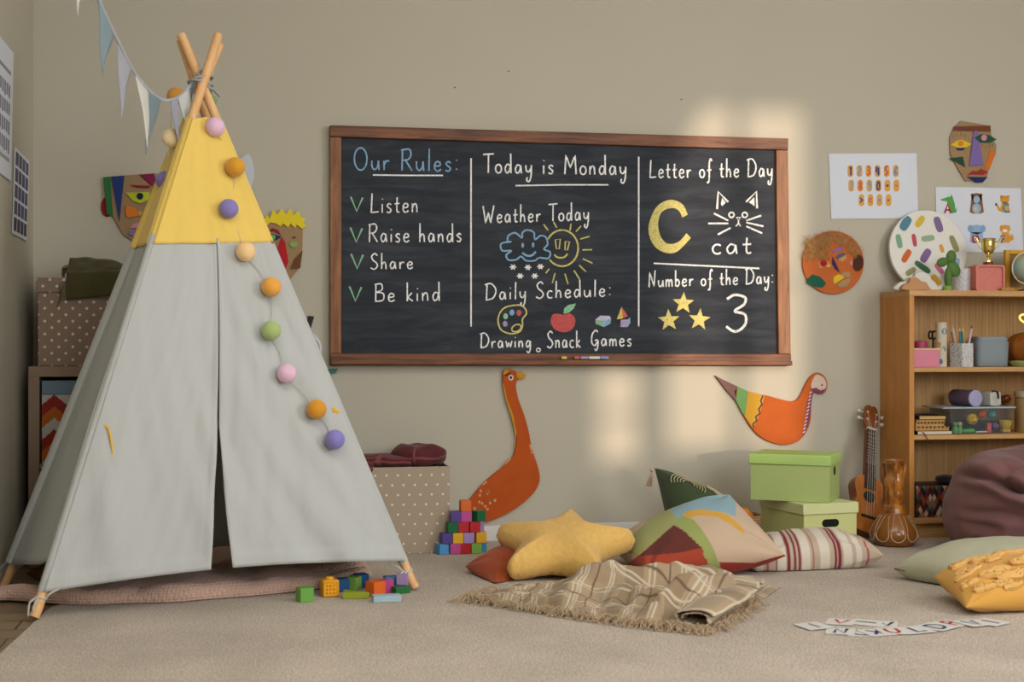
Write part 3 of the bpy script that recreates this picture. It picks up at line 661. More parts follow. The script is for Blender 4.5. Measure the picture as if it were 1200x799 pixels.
hair = [(695, 530), (710, 505), (720, 522), (730, 485), (750, 505), (765, 480), (782, 505), (800, 483), (812, 508), (832, 488), (840, 515), (858, 520), (850, 540), (865, 550), (845, 562), (825, 545), (818, 560), (800, 540), (790, 556), (772, 540), (760, 552), (742, 540), (722, 536), (708, 548)]
piece(mk, 'hair', z2(hair), '#e3cd2c'); piece(mk, 'eyelid', z2([(706, 575), (730, 558), (752, 566), (763, 585), (735, 570)]), '#8f2027')
ey = piece(mk, 'eye', z2([(705, 585), (730, 580), (765, 592), (745, 605), (720, 603)]), '#1f2b55'); piece(ey, 'pupil', z2(ell(731, 594, 11, 11)), '#6fae4c', .015)
piece(mk, 'nose', z2([(766, 592), (780, 615), (792, 690), (780, 720), (755, 718), (738, 668)]), '#b02128'); piece(mk, 'cheek', z2([(848, 645), (838, 715), (800, 718), (815, 680)]), '#6b452c')
piece(mk, 'beauty_spot', z2(ell(812, 622, 15, 12)), '#83a95c'); piece(mk, 'eyelid', z2([(805, 592), (825, 592), (815, 600)]), '#7b3c2a')
o = wroot('paper_wing', 'white and pale blue paper wing on the wall beside the mustard ball of the tent', 'wall decoration', 288, 225)
wall_piece([tuple(p)[:2] for p in spline([(275, 195, 0), (284, 185, 0), (291, 181, 0), (296, 190, 0), (298, 203, 0), (296, 214, 0), (292, 223, 0), (280, 220, 0)], 5, True)], .003, .006).build('upper_wing', mat('#c3c9d0', .8), o, bevel=.001)
wall_piece([tuple(p)[:2] for p in spline([(280, 218, 0), (292, 221, 0), (297, 228, 0), (299, 237, 0), (297, 243, 0), (285, 240, 0)], 5, True)], .004, .006).build('lower_wing', mat('#a6bdd0', .8), o, bevel=.001)
o = wroot('wall_character', 'white paper figure with black ear peeking out right of the tent', 'wall decoration', 365, 415)
z5 = lambda pts: [(350+a/8.883, 360+b/8.883) for a, b in pts]
wall_piece(z5([(98, 92), (162, 100), (122, 236), (80, 200)]), .003, .007).build('ear', mat('#17181a', .5), o, bevel=.002)
wall_piece(z5([tuple(p)[:2] for p in spline([(60, 260, 0), (120, 265, 0), (175, 290, 0), (225, 360, 0), (245, 430, 0), (235, 500, 0), (200, 560, 0), (60, 540, 0)], 5, True)]), .003, .006).build('body', mat('#c9c9cd', .7), o, bevel=.001)
wall_piece(z5(ell(145, 325, 18, 30, -.3)), .009, .002).build('eye', mat('#17181a', .5), o)
ring = M(); ring.tube(Wp(z5(ell(175, 420, 48, 90, -.15)), .011), .003, 6, closed=True); ring.build('ring', mat('#e4e4e8', .6), o)
o = M().prism(Wp([(376, 432.5), (396, 432.5), (393, 437.5), (378, 437.5)], .003), (0, -.012, 0)).build('wooden_strip', mat('#2f6f63', .5), bevel=.001)
tag(o, 'teal strip on the wall just below the left end of the chalkboard', 'wall decoration')

# goose
def zg(pts): return [(520+a/3.328, 420+b/3.328) for a, b in pts]
FOX = mat('#b24d0d', .8, bump=.3, scale=60, var=.2, vscale=14)
g = wroot('goose_decoration', 'orange painted goose cut-out with long neck hung below the chalkboard', 'wall decoration', 600, 590)
gb = [(228, 62), (240, 42), (262, 44), (285, 58), (286, 80), (280, 110), (290, 160), (312, 220), (330, 285), (342, 350), (362, 410), (373, 460), (365, 500), (335, 540), (280, 585), (215, 620), (140, 645), (70, 650), (65, 610), (100, 550), (160, 480), (225, 425), (265, 385), (280, 340), (280, 280), (265, 220), (240, 150), (229, 100)]
gb = [tuple(p)[:2] for p in spline([(*p, 0) for p in zg(gb)], 4, True)]
wall_piece(gb, .004, .012).build('body', FOX, g, bevel=.003)
OCH = mat('#c08a24', .8, var=.12, vscale=20)
wall_piece(zg([(282, 58), (300, 52), (320, 65), (314, 78), (296, 82), (282, 78)]), .008, .010).build('beak', OCH, g, bevel=.002)
wall_piece(zg([(230, 62), (240, 43), (262, 45), (250, 55), (236, 66)]), .0162, .001).build('crest', OCH, g)
wall_piece(zg([(230, 100), (234, 98), (247, 160), (272, 225), (284, 290), (278, 345), (270, 360), (280, 320), (276, 280), (262, 225), (240, 155)]), .0162, .001).build('neck_stripe', OCH, g)
ey = wall_piece(zg(ell(262, 76, 10, 11)), .0162, .002).build('eye', mat('#d8cfc0', .6), g); wall_piece(zg(ell(262, 76, 5, 6)), .0182, .001).build('pupil', mat('#3a1d10', .6), ey)
wall_piece(zg([(235, 66), (262, 55), (263, 60), (240, 72)]), .0162, .001).build('eyebrow', mat('#4a2413', .7), g)
m = M()
for q in ([(238, 408), (260, 388), (263, 394), (242, 414)], [(150, 490), (167, 478), (170, 484), (154, 496)], [(333, 338), (340, 336), (346, 358), (338, 360)], [(340, 364), (346, 362), (348, 372), (342, 374)]): wall_piece(zg(q), .0162, .001, m=m)
random.seed(3)
for i in range(14):
    x, y = random.uniform(120, 200), random.uniform(515, 600); wall_piece(zg(ell(x, y, 5, 6, n=8)), .0162, .0008, m=m)
m.build('spots', mat('#cf9a6a', .8), g)
# dove
def zb(pts): return [(820+a/3.995, 420+b/3.995) for a, b in pts]
b_ = wroot('bird_decoration', 'orange painted bird cut-out with striped tail on the wall above the green boxes', 'wall decoration', 905, 515)
body = [(160, 145), (220, 160), (300, 172), (360, 188), (410, 200), (445, 198), (468, 172), (490, 125), (515, 85), (545, 68), (575, 80), (592, 110), (590, 145), (575, 165), (545, 160), (520, 155), (518, 220), (515, 290), (495, 345), (460, 385), (410, 405), (350, 400), (290, 375), (245, 335), (200, 265), (165, 195)]
body = [tuple(p)[:2] for p in spline([(*p, 0) for p in zb(body)], 4, True)]
wall_piece(body, .004, .012).build('body', mat('#b4561a', .8, bump=.3, scale=60, var=.2, vscale=16), b_, bevel=.003)
wall_piece(zb([(67, 80), (100, 98), (172, 132), (165, 200), (120, 150)]), .004, .012).build('tail_tip', mat('#7b5a58', .85, var=.1), b_, bevel=.002)
wall_piece(zb([(172, 132), (222, 155), (210, 270), (196, 258), (165, 198)]), .0055, .012).build('green_band', mat('#6f9a5c', .85, var=.1), b_, bevel=.002)
wall_piece(zb([(222, 155), (300, 173), (285, 235), (262, 300), (246, 330), (205, 272)]), .0055, .0118).build('yellow_band', mat('#c3952e', .85, var=.12), b_, bevel=.002)
Z = [(296, 175), (286, 200), (292, 215), (276, 240), (282, 258), (262, 275), (268, 292), (250, 308), (252, 325)]
m = M(); m.tube(Wp(zb(Z), .018), .0035, 6); m.build('zigzag_stripe', mat('#4a3a55', .8), b_)
wall_piece([tuple(p)[:2] for p in spline([(*p, 0) for p in zb([(545, 78), (575, 88), (591, 112), (589, 140), (565, 150), (540, 142), (522, 138), (525, 110)])], 4, True)], .0165, .001).build('face_patch', mat('#cdb9a8', .8), b_)
wall_piece(zb([(525, 145), (545, 138), (565, 152), (588, 145), (574, 168), (545, 160), (535, 152), (525, 190), (519, 250), (510, 310), (490, 355), (478, 360), (490, 320), (498, 270), (502, 210)]), .0168, .001).build('purple_stripe', mat('#7a3b58', .8), b_)
m = M()
for i in range(12):
    t = i/11; x, y = interp([(0, 520), (.5, 505), (1, 488)], t), lerp(160, 345, t)
    wall_piece(zb([(x-7, y+4), (x+3, y-5), (x+6, y-1), (x-4, y+8)]), .0178, .0006, m=m)
m.build('dashes', mat('#d8c6cc', .8), b_); wall_piece(zb(ell(572, 126, 4, 5, n=8)), .0175, .001).build('eye', mat('#55301d', .6), b_)
# round orange mask
def zm(pts): return [(920+a/7.992, 250+b/7.992) for a, b in pts]
k_ = wroot('round_mask', 'round orange collage face with straw hair beside the chalkboard', 'mask', 975, 345)
wall_piece(zm(ell(445, 465, 288, 296, n=48)), .004, .008).build('face', mat('#bc622d', .85, bump=.2, scale=50, var=.08, vscale=14), k_, bevel=.002)
piece(k_, 'eyebrow', zm([(437, 355), (520, 312), (545, 328), (535, 350), (450, 372)]), '#8a6a9c')
ey = piece(k_, 'eye', zm([(310, 465), (345, 440), (420, 460), (410, 495), (325, 520)]), '#b98e5a', .0121, .001); piece(ey, 'pupil', zm(ell(360, 470, 31, 31)), '#a3161c', .0132); piece(ey, 'eye_corner', zm([(385, 495), (425, 482), (425, 500), (400, 510)]), '#d8b53a', .0132, .001)
ey = piece(k_, 'eye', zm([(495, 420), (570, 390), (578, 425), (540, 458), (505, 445)]), '#b98e5a', .0121, .001); piece(ey, 'eyelid', zm([(472, 415), (500, 385), (545, 370), (572, 385), (545, 405), (490, 435)]), '#5b5a64', .0132, .002)
piece(k_, 'nose', zm([(443, 410), (470, 460), (513, 560), (470, 530), (437, 475)]), '#2f2a55'); er = piece(k_, 'ear', zm(ell(682, 468, 50, 80, .1)), '#4a2a1d'); piece(er, 'earring', zm([(602, 470), (635, 435), (630, 500)]), '#c78a90', .0122, .002)
piece(k_, 'mouth', zm([(450, 640), (455, 600), (495, 575), (535, 585), (552, 608), (460, 665)]), '#d9b92f'); piece(k_, 'mouth', zm([(525, 570), (560, 545), (605, 560), (610, 600), (555, 605)]), '#a48a62', .0121, .002); piece(k_, 'mouth', zm([(485, 670), (540, 630), (610, 612), (610, 650), (570, 690), (510, 698)]), '#a48a62', .0121, .002)
piece(k_, 'cheek', zm([(203, 620), (255, 575), (330, 598), (385, 660), (350, 700), (270, 692), (205, 655)]), '#1d5a45')
m = M(); random.seed(5)
for i in range(420):
    a = radians(random.uniform(20, 175)); r = random.uniform(200, 296); x, y = 445+r*cos(a), 465-r*.98*sin(a)
    if i % 3 == 0: x, y = random.uniform(200, 420), random.uniform(230, 420); 
    d = random.uniform(0, 2*pi); L = random.uniform(35, 80)
    m.tube([W(*zm([(x+s*L*cos(d)+12*sin(s*3+i), y+s*L*sin(d)+10*cos(s*4+i))])[0], .014+.006*abs(sin(i+s*2))) for s in (-.5, -.2, .1, .4, .7)], .0008, 4)
m.build('straw_hair', mat('#b58a55', .9, var=.3, vscale=60), k_, smooth=False)
# cardboard face on the right
def zf(pts): return [(1090+a/4.7, 130+b/4.7) for a, b in pts]
k_ = wroot('cardboard_mask', 'cardboard face with brown headband and purple nose, upper right of the wall', 'mask', 1140, 212)
wall_piece(zf([(165, 57), (300, 80), (330, 88), (335, 150), (362, 190), (358, 240), (320, 320), (310, 370), (260, 385), (190, 388), (150, 320), (108, 240), (105, 150), (130, 95)]), .004, .006).build('face', CARD, k_, bevel=.001)
def pf(n_, pts, h, off=.0105, th=.003, par=None): return piece(par or k_, n_, zf(pts), h, off, th)
pf('headband', [(128, 88), (330, 83), (332, 116), (128, 112)], '#70402a'); pf('nose', [(240, 112), (258, 112), (292, 300), (215, 305)], '#7b66a4', .0137)
ey = pf('eye', [(112, 190), (150, 165), (175, 160), (228, 186), (200, 202), (150, 206)], '#d8bb2c'); pf('pupil', ell(169, 180, 15, 15), '#d9832a', .0137, .003, ey); pf('eyelid', [(138, 207), (195, 207), (180, 220), (152, 220)], '#22306a', .0106, .002)
ey = pf('eye', [(240, 150), (280, 130), (325, 135), (366, 160), (330, 178), (270, 175)], '#24503a', .014); pf('pupil', ell(296, 150, 16, 17), '#c98aa5', .0172, .003, ey); pf('cheek', [(103, 263), (180, 254), (192, 313)], '#1e4a37')
pf('cheek', [(330, 218), (360, 232), (325, 325), (298, 322)], '#d06f26'); pf('upper_lip', [(200, 358), (235, 330), (255, 336), (280, 320), (320, 340), (290, 355), (230, 352)], '#9c2f2a'); pf('lower_lip', [(200, 365), (316, 366), (290, 395), (250, 397)], '#222a5c')
m = M()
for x, y in ((130, 150), (150, 142), (172, 140), (195, 145), (285, 200), (305, 208), (325, 205), (342, 198)): m.tube(Wp(zf([(x, y), (x+4*(-1 if x < 220 else 1), y-16)]), .0112), .0009, 4)
m.build('lashes', mat('#5d452e', .8), k_)
# posters: printed sheets
PAPER = RGB('#d5dae4')
m = M(); wall_piece([(971, 180.5), (1074, 180), (1076, 256), (974, 257)], .003, .0015, PAPER, m)
def pr(pts, h, off=.0046, th=.0003): wall_piece(pts, off, th, RGB(h), m)
def pill(cx, cy, rx_=3.2, ry_=6.8): return arc(cx, cy-ry_+rx_, rx_, rx_, 180, 360, 8)+arc(cx, cy+ry_-rx_, rx_, rx_, 0, 180, 8)
def seg(pts, h, w=1.5, off=.0054):
    P = [Vector(p) for p in pts]; L = []; R = []
    for i in range(len(P)):
        d = (P[min(i+1, len(P)-1)]-P[max(i-1, 0)]).normalized(); q = Vector((-d.y, d.x))*w/2; L.append(P[i]+q); R.append(P[i]-q)
    b = [W(*p, off) for p in L+R]; n = len(P); m.add(b, [(i, i+1, n+i+1, n+i) for i in range(n-1)], RGB(h))
DIG = {'1': [[(-1, -3), (.6, -5), (.6, 5)]], '2': [[(-1.5, -3), (0, -5), (1.5, -3), (-1.5, 5), (1.7, 5)]], '3': [[(-1.5, -5), (1.5, -4), (0, -.5), (1.6, 2.5), (-1.5, 5)]], '4': [[(-1, -5), (-1.5, 1), (1.8, 1)], [(1, -4), (1, 5)]],
       '5': [[(1.5, -5), (-1.4, -5), (-1.4, -1), (1.5, 1.5), (-1.4, 5)]], '6': [[(1.2, -5), (-1.4, 1), (-.8, 5), (1.5, 3), (-1, .5)]], '7': [[(-1.6, -5), (1.6, -5), (-.5, 5)]], '8': [[(0, -.5), (-1.5, -3), (0, -5), (1.5, -3), (-1.6, 3), (0, 5), (1.6, 3), (0, -.5)]],
       '9': [[(1.2, 5), (1.5, -2), (0, -5), (-1.5, -2.5), (1.2, -1)]], '0': [[(0, -5), (-1.5, -1), (-1.2, 4), (0, 5), (1.4, 3), (1.4, -3), (0, -5)]], '+': [[(-1.3, 0), (1.3, 0)], [(0, -1.4), (0, 1.4)]], '-': [[(-1.4, 0), (1.4, 0)]],
       '>': [[(-1.4, -2.5), (1.4, 0), (-1.4, 2.5)]], '<': [[(1.4, -2.5), (-1.4, 0), (1.4, 2.5)]], '=': [[(-1.5, -1), (1.5, -1)], [(-1.5, 1), (1.5, 1)]], '*': [[(-1, 0), (1, 0)], [(0, -1), (0, 1)]]}
rows = [(996.5, 200.8, 10.65, '123456', ['#2b3a72', '#7191ad', '#c2504a', '#2b3a72', '#c2504a', '#6f88a6']), (997.5, 218, 10.6, '7890+-', ['#7e9cb2', '#c75c50', '#7d9aa4', '#3c3a63', '#c45a44', '#c46a3a']), (1009.5, 235, 10.55, '><=*', ['#2b3a72', '#c45a44', '#8f8fb0', '#2b3a72'])]
for x0, y, dx, chs, cols in rows:
    for i, c in enumerate(chs):
        pr(pill(x0+i*dx, y, 3.3, 7), '#d9a045'); 
        for st in DIG[c]: seg([(x0+i*dx+a*1.05, y+b*1.02) for a, b in st], cols[i], 2.0)
tag(m.build('number_poster', painted(.6), smooth=False), 'white poster of orange numerals on the wall right of the chalkboard', 'poster')
m = M(); wall_piece([(1096, 219.5), (1196, 221), (1199, 296), (1098, 296)], .003, .0015, PAPER, m)
def za(pts): return [(1090+a/4.7, 130+b/4.7) for a, b in pts]
def pa(pts, h, off=.0046): pr(za(pts), h, off)
def sa(pts, h, w=2.2, off=.0060): seg(za(pts), h, w, off)
# crocodile and A
pa([(58, 488), (95, 478), (105, 460), (122, 470), (135, 510), (140, 548), (148, 530), (145, 560), (115, 568), (98, 530), (92, 500), (62, 496)], '#4f9a4a'); pa(ell(106, 470, 6, 6), '#e8e8e0', .005); sa([(80, 565), (97, 512), (114, 565)], '#b5262b', 2.4); sa([(86, 548), (110, 548)], '#b5262b', 2)
# bear with long hair and B
pa(ell(256, 480, 30, 26), '#8a5a32'); pa(ell(232, 466, 9, 9), '#8a5a32'); pa(ell(280, 466, 9, 9), '#8a5a32'); pa([(228, 475), (285, 475), (296, 560), (275, 568), (238, 568), (218, 560)], '#8a5a32'); pa(ell(256, 490, 18, 20), '#8fb3d0', .005); pa(ell(256, 540, 24, 28), '#8fb3d0', .005); pa(ell(250, 542, 9, 12), '#d8c27a', .0054)
# tiger and C
pa(ell(410, 490, 25, 22), '#d99a2c'); pa(ell(392, 474, 8, 8), '#d99a2c'); pa(ell(430, 474, 8, 8), '#d99a2c'); pa([(395, 505), (430, 505), (440, 555), (400, 562), (375, 550), (362, 520), (370, 515), (385, 540)], '#d99a2c'); sa([(435, 520), (412, 515), (402, 538), (415, 558), (440, 556)], '#3f87a8', 2.6); pa(ell(363, 517, 6, 8), '#5a3a20', .005)
# elephant and D / fox and E
pa(ell(255, 655, 38, 26), '#8fb0d0'); pa(ell(222, 650, 16, 20), '#7fa4ca', .005); pa(ell(290, 650, 16, 20), '#7fa4ca', .005); pa([(222, 670), (290, 670), (295, 725), (220, 725)], '#8fb0d0'); sa([(236, 725), (236, 690), (262, 690), (268, 710), (255, 725), (236, 725)], '#a5262b', 2.2)
pa(ell(412, 652, 30, 22), '#dd9a34'); pa([(384, 632), (395, 632), (392, 650)], '#dd9a34'); pa([(440, 632), (430, 632), (433, 650)], '#dd9a34'); pa(ell(412, 662, 14, 9), '#ece6da', .005); pa([(395, 672), (435, 672), (440, 728), (390, 728)], '#dd9a34'); pa(ell(447, 700, 13, 18), '#dd9a34'); sa([(412, 690), (392, 690), (394, 730)], '#3f6fa8', 2.2); sa([(393, 708), (410, 708)], '#3f6fa8', 2)
tag(m.build('alphabet_poster', painted(.6), smooth=False), 'white poster of small letter animals on the wall above the trophy', 'poster')
# two printed sheets on the left wall
def left_sheet(name, label, pts, cells):
    m = M(); P = [AX(a, b, LEFT_X+.003) for a, b in pts]
    m.prism(P, (.0015, 0, 0), PAPER)
    for (u0, v0, u1, v1, h) in cells:
        q = lambda u, v: lerp(lerp(P[0], P[1], u), lerp(P[3], P[2], u), v)
        m.prism([q(u0, v0)+V(.0016, 0, 0), q(u1, v0)+V(.0016, 0, 0), q(u1, v1)+V(.0016, 0, 0), q(u0, v1)+V(.0016, 0, 0)], (.0003, 0, 0), RGB(h))
    tag(m.build(name, painted(.6), smooth=False), label, 'poster')
random.seed(9)
c1 = [(.1, .17+i*.0, .9, .20, '#8a8a90') for i in range(1)]
for r in range(4):
    for c in range(9): c1.append((.1+c*.09, .28+r*.14, .1+c*.09+.06, .28+r*.14+.09+.02*random.random(), '#77788a'))
c1 += [(.1, .84, .9, .87, '#9a9aa0')]
left_sheet('lesson_sheet', 'printed white lesson sheet higher on the left wall, nearest the camera', [(-14, 26), (15.5, 63), (12.5, 213), (-16, 192)], c1)
c2 = []
for r in range(5):
    for c in range(4): c2.append((.07+c*.23, .04+r*.19, .07+c*.23+.19, .04+r*.19+.155, '#4f4f72' if r < 4 else '#3a3550'))
left_sheet('lesson_sheet', 'sheet of dark violet picture cards lower on the left wall, near the corner', [(17, 172), (34, 190), (31, 283), (14, 274)], c2)
m = M()
for x, y in ((533, 103), (798.5, 117), (596, 84)): m.prism(Wp(ell(x, y, .9, .9, n=8), 0), (0, -.001, 0))
struct(m.build('trim_1', mat('#3a3328', .8)))
# ------------------------------------------------------------------ left corner: shelf unit, basket insert, dotted box, olive cloth
UX0, UX1, UY0, UY1, UZ = -.792, -.03, 5.325, 5.70, .728
un = thing('cube_shelf', 'taupe cube shelf unit in the corner behind the tent', 'shelf unit', (-.41, 5.5, 0))
TAUPE = mat('#8d7763', .6, var=.03)
def part(name, lo, hi, m, par, bev=.0015): return M().lohi(lo, hi).build(name, m, par, bevel=bev)
part('top_panel', (UX0, UY0, UZ-.038), (UX1, UY1, UZ), TAUPE, un); part('bottom_panel', (UX0, UY0, 0), (UX1, UY1, .038), TAUPE, un)
part('side_panel', (UX0, UY0, .038), (UX0+.038, UY1, UZ-.038), TAUPE, un); part('side_panel', (UX1-.038, UY0, .038), (UX1, UY1, UZ-.038), TAUPE, un)
part('shelf_divider', (UX0+.038, UY0+.002, .357), (UX1-.038, UY1, .373), TAUPE, un); part('upright_divider', ((UX0+UX1)/2-.008, UY0+.003, .373), ((UX0+UX1)/2+.008, UY1, UZ-.038), TAUPE, un)
part('back_panel', (UX0+.038, UY1-.006, .038), (UX1-.038, UY1, UZ-.038), mat('#3a332d', .8), un)
# basket insert: blue band over an orange, red and white zigzag print
ins = thing('storage_bin', 'storage bin with blue rim and orange zigzag print in the corner shelf unit', 'storage bin', (UX0+.2, 5.5, .373))
bx0, bx1, by0, bz0, bz1 = UX0+.046, (UX0+UX1)/2-.016, UY0+.008, .3735, UZ-.052
m = M(); n = 60
def zig(u, v):
    if v > .84: return RGB('#6f8494')
    if v > .822: return RGB('#5b6f7e')
    c = u*7.4; k = c % 1; up = int(c) % 2
    s = (v*7.2+(k if up else 1-k)*.9) % 3
    return RGB('#b7b3aa') if s < 1 else (RGB('#b5611f') if s < 2 else RGB('#8f2a20'))
for j in range(70):
    for i in range(84):
        u0, u1, v0, v1 = i/84, (i+1)/84, j/70, (j+1)/70
        P = lambda u, v: V(lerp(bx0, bx1, u), by0, lerp(bz0, bz1, v))
        m.add([P(u0, v0), P(u1, v0), P(u1, v1), P(u0, v1)], [(0, 1, 2, 3)], zig((u0+u1)/2, (v0+v1)/2))
gc = RGB('#8d8a84')
for lo, hi in (((bx0, by0+.0005, bz0), (bx0+.006, 5.68, bz1)), ((bx1-.006, by0+.0005, bz0), (bx1, 5.68, bz1)), ((bx0, 5.674, bz0), (bx1, 5.68, bz1)), ((bx0, by0+.0005, bz0), (bx1, 5.68, bz0+.006)), ((bx0+.006, by0+.0005, bz0+.006), (bx1-.006, by0+.005, bz1))): m.lohi(lo, hi, gc)
m.build('bin_body', painted(.8), ins, smooth=False)
# dotted boxes
DOT = polka('#8c7765', '#d6cdc0', .049, .040*1.17, .0050, 'dotted_cardboard'); DOT2 = polka('#a89881', '#d9d4ca', .0437, .0755, .0046, 'dotted_cardboard_light')
lb = thing('dotted_box', 'taupe box with white dots and a lid on the corner shelf unit', 'storage box', (UX0+.2, 5.5, UZ))
part('box_body', (UX0+.03, 5.345, UZ+.0005), (UX0+.41, 5.68, UZ+.275), DOT, lb, .003); part('lid', (UX0+.024, 5.338, UZ+.268), (UX0+.416, 5.686, UZ+.322), DOT, lb, .004)
# right dotted box, open, five walls
rb = thing('dotted_box', 'open taupe box with white dots standing on the carpet right of the tent', 'storage box', (.6, 5.55, 0))
X0, X1, Y0, Y1, HZ, th = .425, .757, 5.412, 5.690, .334, .006
m = M(); m.lohi((X0, Y0, .0005), (X1, Y0+th, HZ)).lohi((X0, Y1-th, .0005), (X1, Y1, HZ)).lohi((X0, Y0+th, .0005), (X0+th, Y1-th, HZ)).lohi((X1-th, Y0+th, .0005), (X1, Y1-th, HZ)).lohi((X0+th, Y0+th, .0005), (X1-th, Y1-th, .008))
m.build('box_body', DOT2, rb, bevel=.0012)

def noisy(p, a, f, s=0.0): return V(nz(p.x*f+s, p.y*f, p.z*f), nz(p.x*f+7.1+s, p.y*f, p.z*f), nz(p.x*f+3.3+s, p.y*f+9, p.z*f))*a
def crumple(name, label, cat, c, size, m, seed, amp=.03, n=40, colf=None, flat=None, par=None, f=9):
    """a bundled cloth: a squashed rounded lump with folds"""
    def fn(u, v):
        th = 2*pi*u; ph = pi*(v-.5)
        d = V(cos(ph)*cos(th), cos(ph)*sin(th), sin(ph))
        e = V(*[abs(k)**.75*(1 if k > 0 else -1) for k in d])
        p = V(e.x*size[0]/2, e.y*size[1]/2, e.z*size[2]/2)
        r = 1-abs(nz(p.x*f+seed, p.y*f, p.z*f*1.4))*2.2
        p += d*(amp*.7*r*cos(ph)**.5 if cos(ph) > 0 else 0)+noisy(p, amp*.5, f*1.8, seed)
        p = V(*c)+p
        if flat is not None and p.z < flat: p.z = flat
        return p
    mm = M().grid(fn, n*2, n, colf=colf)
    if par: return mm.build(name, m, par, angle=180, weld=True)
    o = mm.build(name, m, angle=180, weld=True); return tag(o, label, cat)
BUR = RGB('#4f1f22', 1.3); BURL = RGB('#7a4644', 1.2)
def plaidb(u, v):
    a, b = (u*14) % 1, (v*6) % 1
    return BURL if (a < .045 or b < .05) else BUR
cl = thing('burgundy_cloth', 'crumpled burgundy checked cloth lying in the open dotted box', 'cloth', (.6, 5.55, HZ))
crumple('cloth_bundle', '', '', (.655, 5.555, HZ+.032), (.195, .19, .080), painted(.95, .3, 350, .1), 3.2, .022, 44, plaidb, None, cl)
crumple('cloth_end', '', '', (.520, 5.53, HZ+.018), (.24, .18, .045), painted(.95, .3, 350, .1), 5.7, .016, 30, plaidb, None, cl)
crumple('cloth_end', '', '', (.425, 5.425, HZ-.002), (.07, .05, .05), painted(.95, .3, 350, .1), 8.7, .008, 20, plaidb, None, cl)
# olive cloth draped over the lid
ol = thing('olive_cloth', 'olive green cloth draped over the dotted box in the corner', 'cloth', (-.5, 5.4, UZ+.322))
OLV = fabric('#4b4626', var=.12)
LZ = UZ+.3235
def oc(u, v):
    x = lerp(-.66, -.34, u)
    s = v*.46
    if s < .10: y, z = 5.334-.004*sin(u*20), LZ-.10+s
    else: y, z = 5.334+(s-.10)*.78, LZ+.012+.058*sin(pi*min(1, (s-.10)/.3))*(.75+.25*sin(u*4+1))+.010*nz(u*6, v*8, 2)
    z += .018*nz(u*3+2, v*3, 1) if s > .12 else 0
    if s < .10: z = lerp(z, LZ-.075+.035*u+s, .8)
    return V(x, y, max(z, LZ+.004) if s >= .10 else z)
thick(M().grid(oc, 40, 44).build('draped_cloth', OLV, ol, angle=180), .006)
m = M(); random.seed(2)
for i in range(22):
    p = V(-.661, lerp(5.335, 5.46, i/21), LZ+.02+.03*random.random()) if i > 7 else V(-.658-.001*i, 5.331, LZ-.015-.009*i)
    m.tube(spline([p, p+V(-.012-random.random()*.01, -.003, -.008), p+V(-.016-random.random()*.012, -.004, -.030)]), .0016, 4)
m.build('fringe', OLV, ol)

# ------------------------------------------------------------------ under the tent: pink knit blanket, brown leather cushion
def knit(hexc):
    m, nt, b = new_mat('knit_wool'); mp = nd(nt, 'ShaderNodeMapping'); mp.inputs['Scale'].default_value = (95, 62, 110); lk(nt, coords(nt), mp.inputs['Vector'])
    mp.inputs['Rotation'].default_value = (0, 0, .5)
    ck = nd(nt, 'ShaderNodeTexVoronoi', i_Scale=1.0, i_Randomness=.25); lk(nt, mp.outputs[0], ck.inputs['Vector'])
    r = nd(nt, 'ShaderNodeValToRGB'); e = r.color_ramp.elements; c = RGB(hexc)
    e[0].position, e[1].position = .15, .75
    e[0].color, e[1].color = (*[k*1.06 for k in c], 1), (*[k*.86 for k in c], 1); lk(nt, ck.outputs['Distance'], r.inputs['Fac']); lk(nt, r.outputs['Color'], b.inputs['Base Color'])
    iv = nd(nt, 'ShaderNodeMath', operation='SUBTRACT'); iv.inputs[0].default_value = 1; lk(nt, ck.outputs['Distance'], iv.inputs[1])
    b.inputs['Roughness'].default_value = .95; b.inputs['Sheen Weight'].default_value = .2; add_bump(nt, b, iv.outputs[0], .8, .006); return m
bf = spline([F(-60, 712), F(0, 705), F(40, 707), F(80, 709.5), F(110, 710), F(150, 708), F(200, 707), F(250, 703), F(300, 699), F(350, 694), F(400, 688), F(425, 683), F(436, 675)], 10)
bk = spline([F(-60, 701), F(0, 700), F(40, 699), F(80, 693), F(110, 687), F(150, 677), F(200, 668), F(250, 661), F(300, 658), F(350, 657), F(400, 660), F(420, 664), F(433, 670)], 10)
NB = len(bf)-1
def blanket(u, v):
    i = u*NB; k = int(min(i, NB-1)); f = i-k
    a = lerp(bf[k], bf[k+1], f); b = lerp(bk[k], bk[k+1], f); p = lerp(a, b, v)
    L = (b-a).length
    s = v*L
    h = .013
    h += .040*sqrt(max(0, 1-((s-.040)/.040)**2))*(.55+.9*abs(nz(u*9, 2.2, 1))) if s < .080 else 0
    h += .040*sm(.09, .2, s)*(.5+1.2*abs(nz(p.x*5, p.y*5, 1.1)))
    h += .020*nz(p.x*8+3, p.y*9, 2)
    dia = (p.x*1.0+p.y*1.6)*7
    h += .010*sin(dia+2*nz(p.x*3, p.y*3, 0))*sm(.05, .15, s)
    e = min(1, u*40, (1-u)*14, v*30+.05, (1-v)*12)
    return V(max(LEFT_X+.012, p.x), p.y, .003+max(.004, h)*sm(0, 1, e))
mb = M().grid(blanket, 260, 44)
tag(thick(mb.build('knit_blanket', knit('#d4b09e'), angle=180), .004), 'pink knitted blanket spread on the floor under the tent', 'blanket')

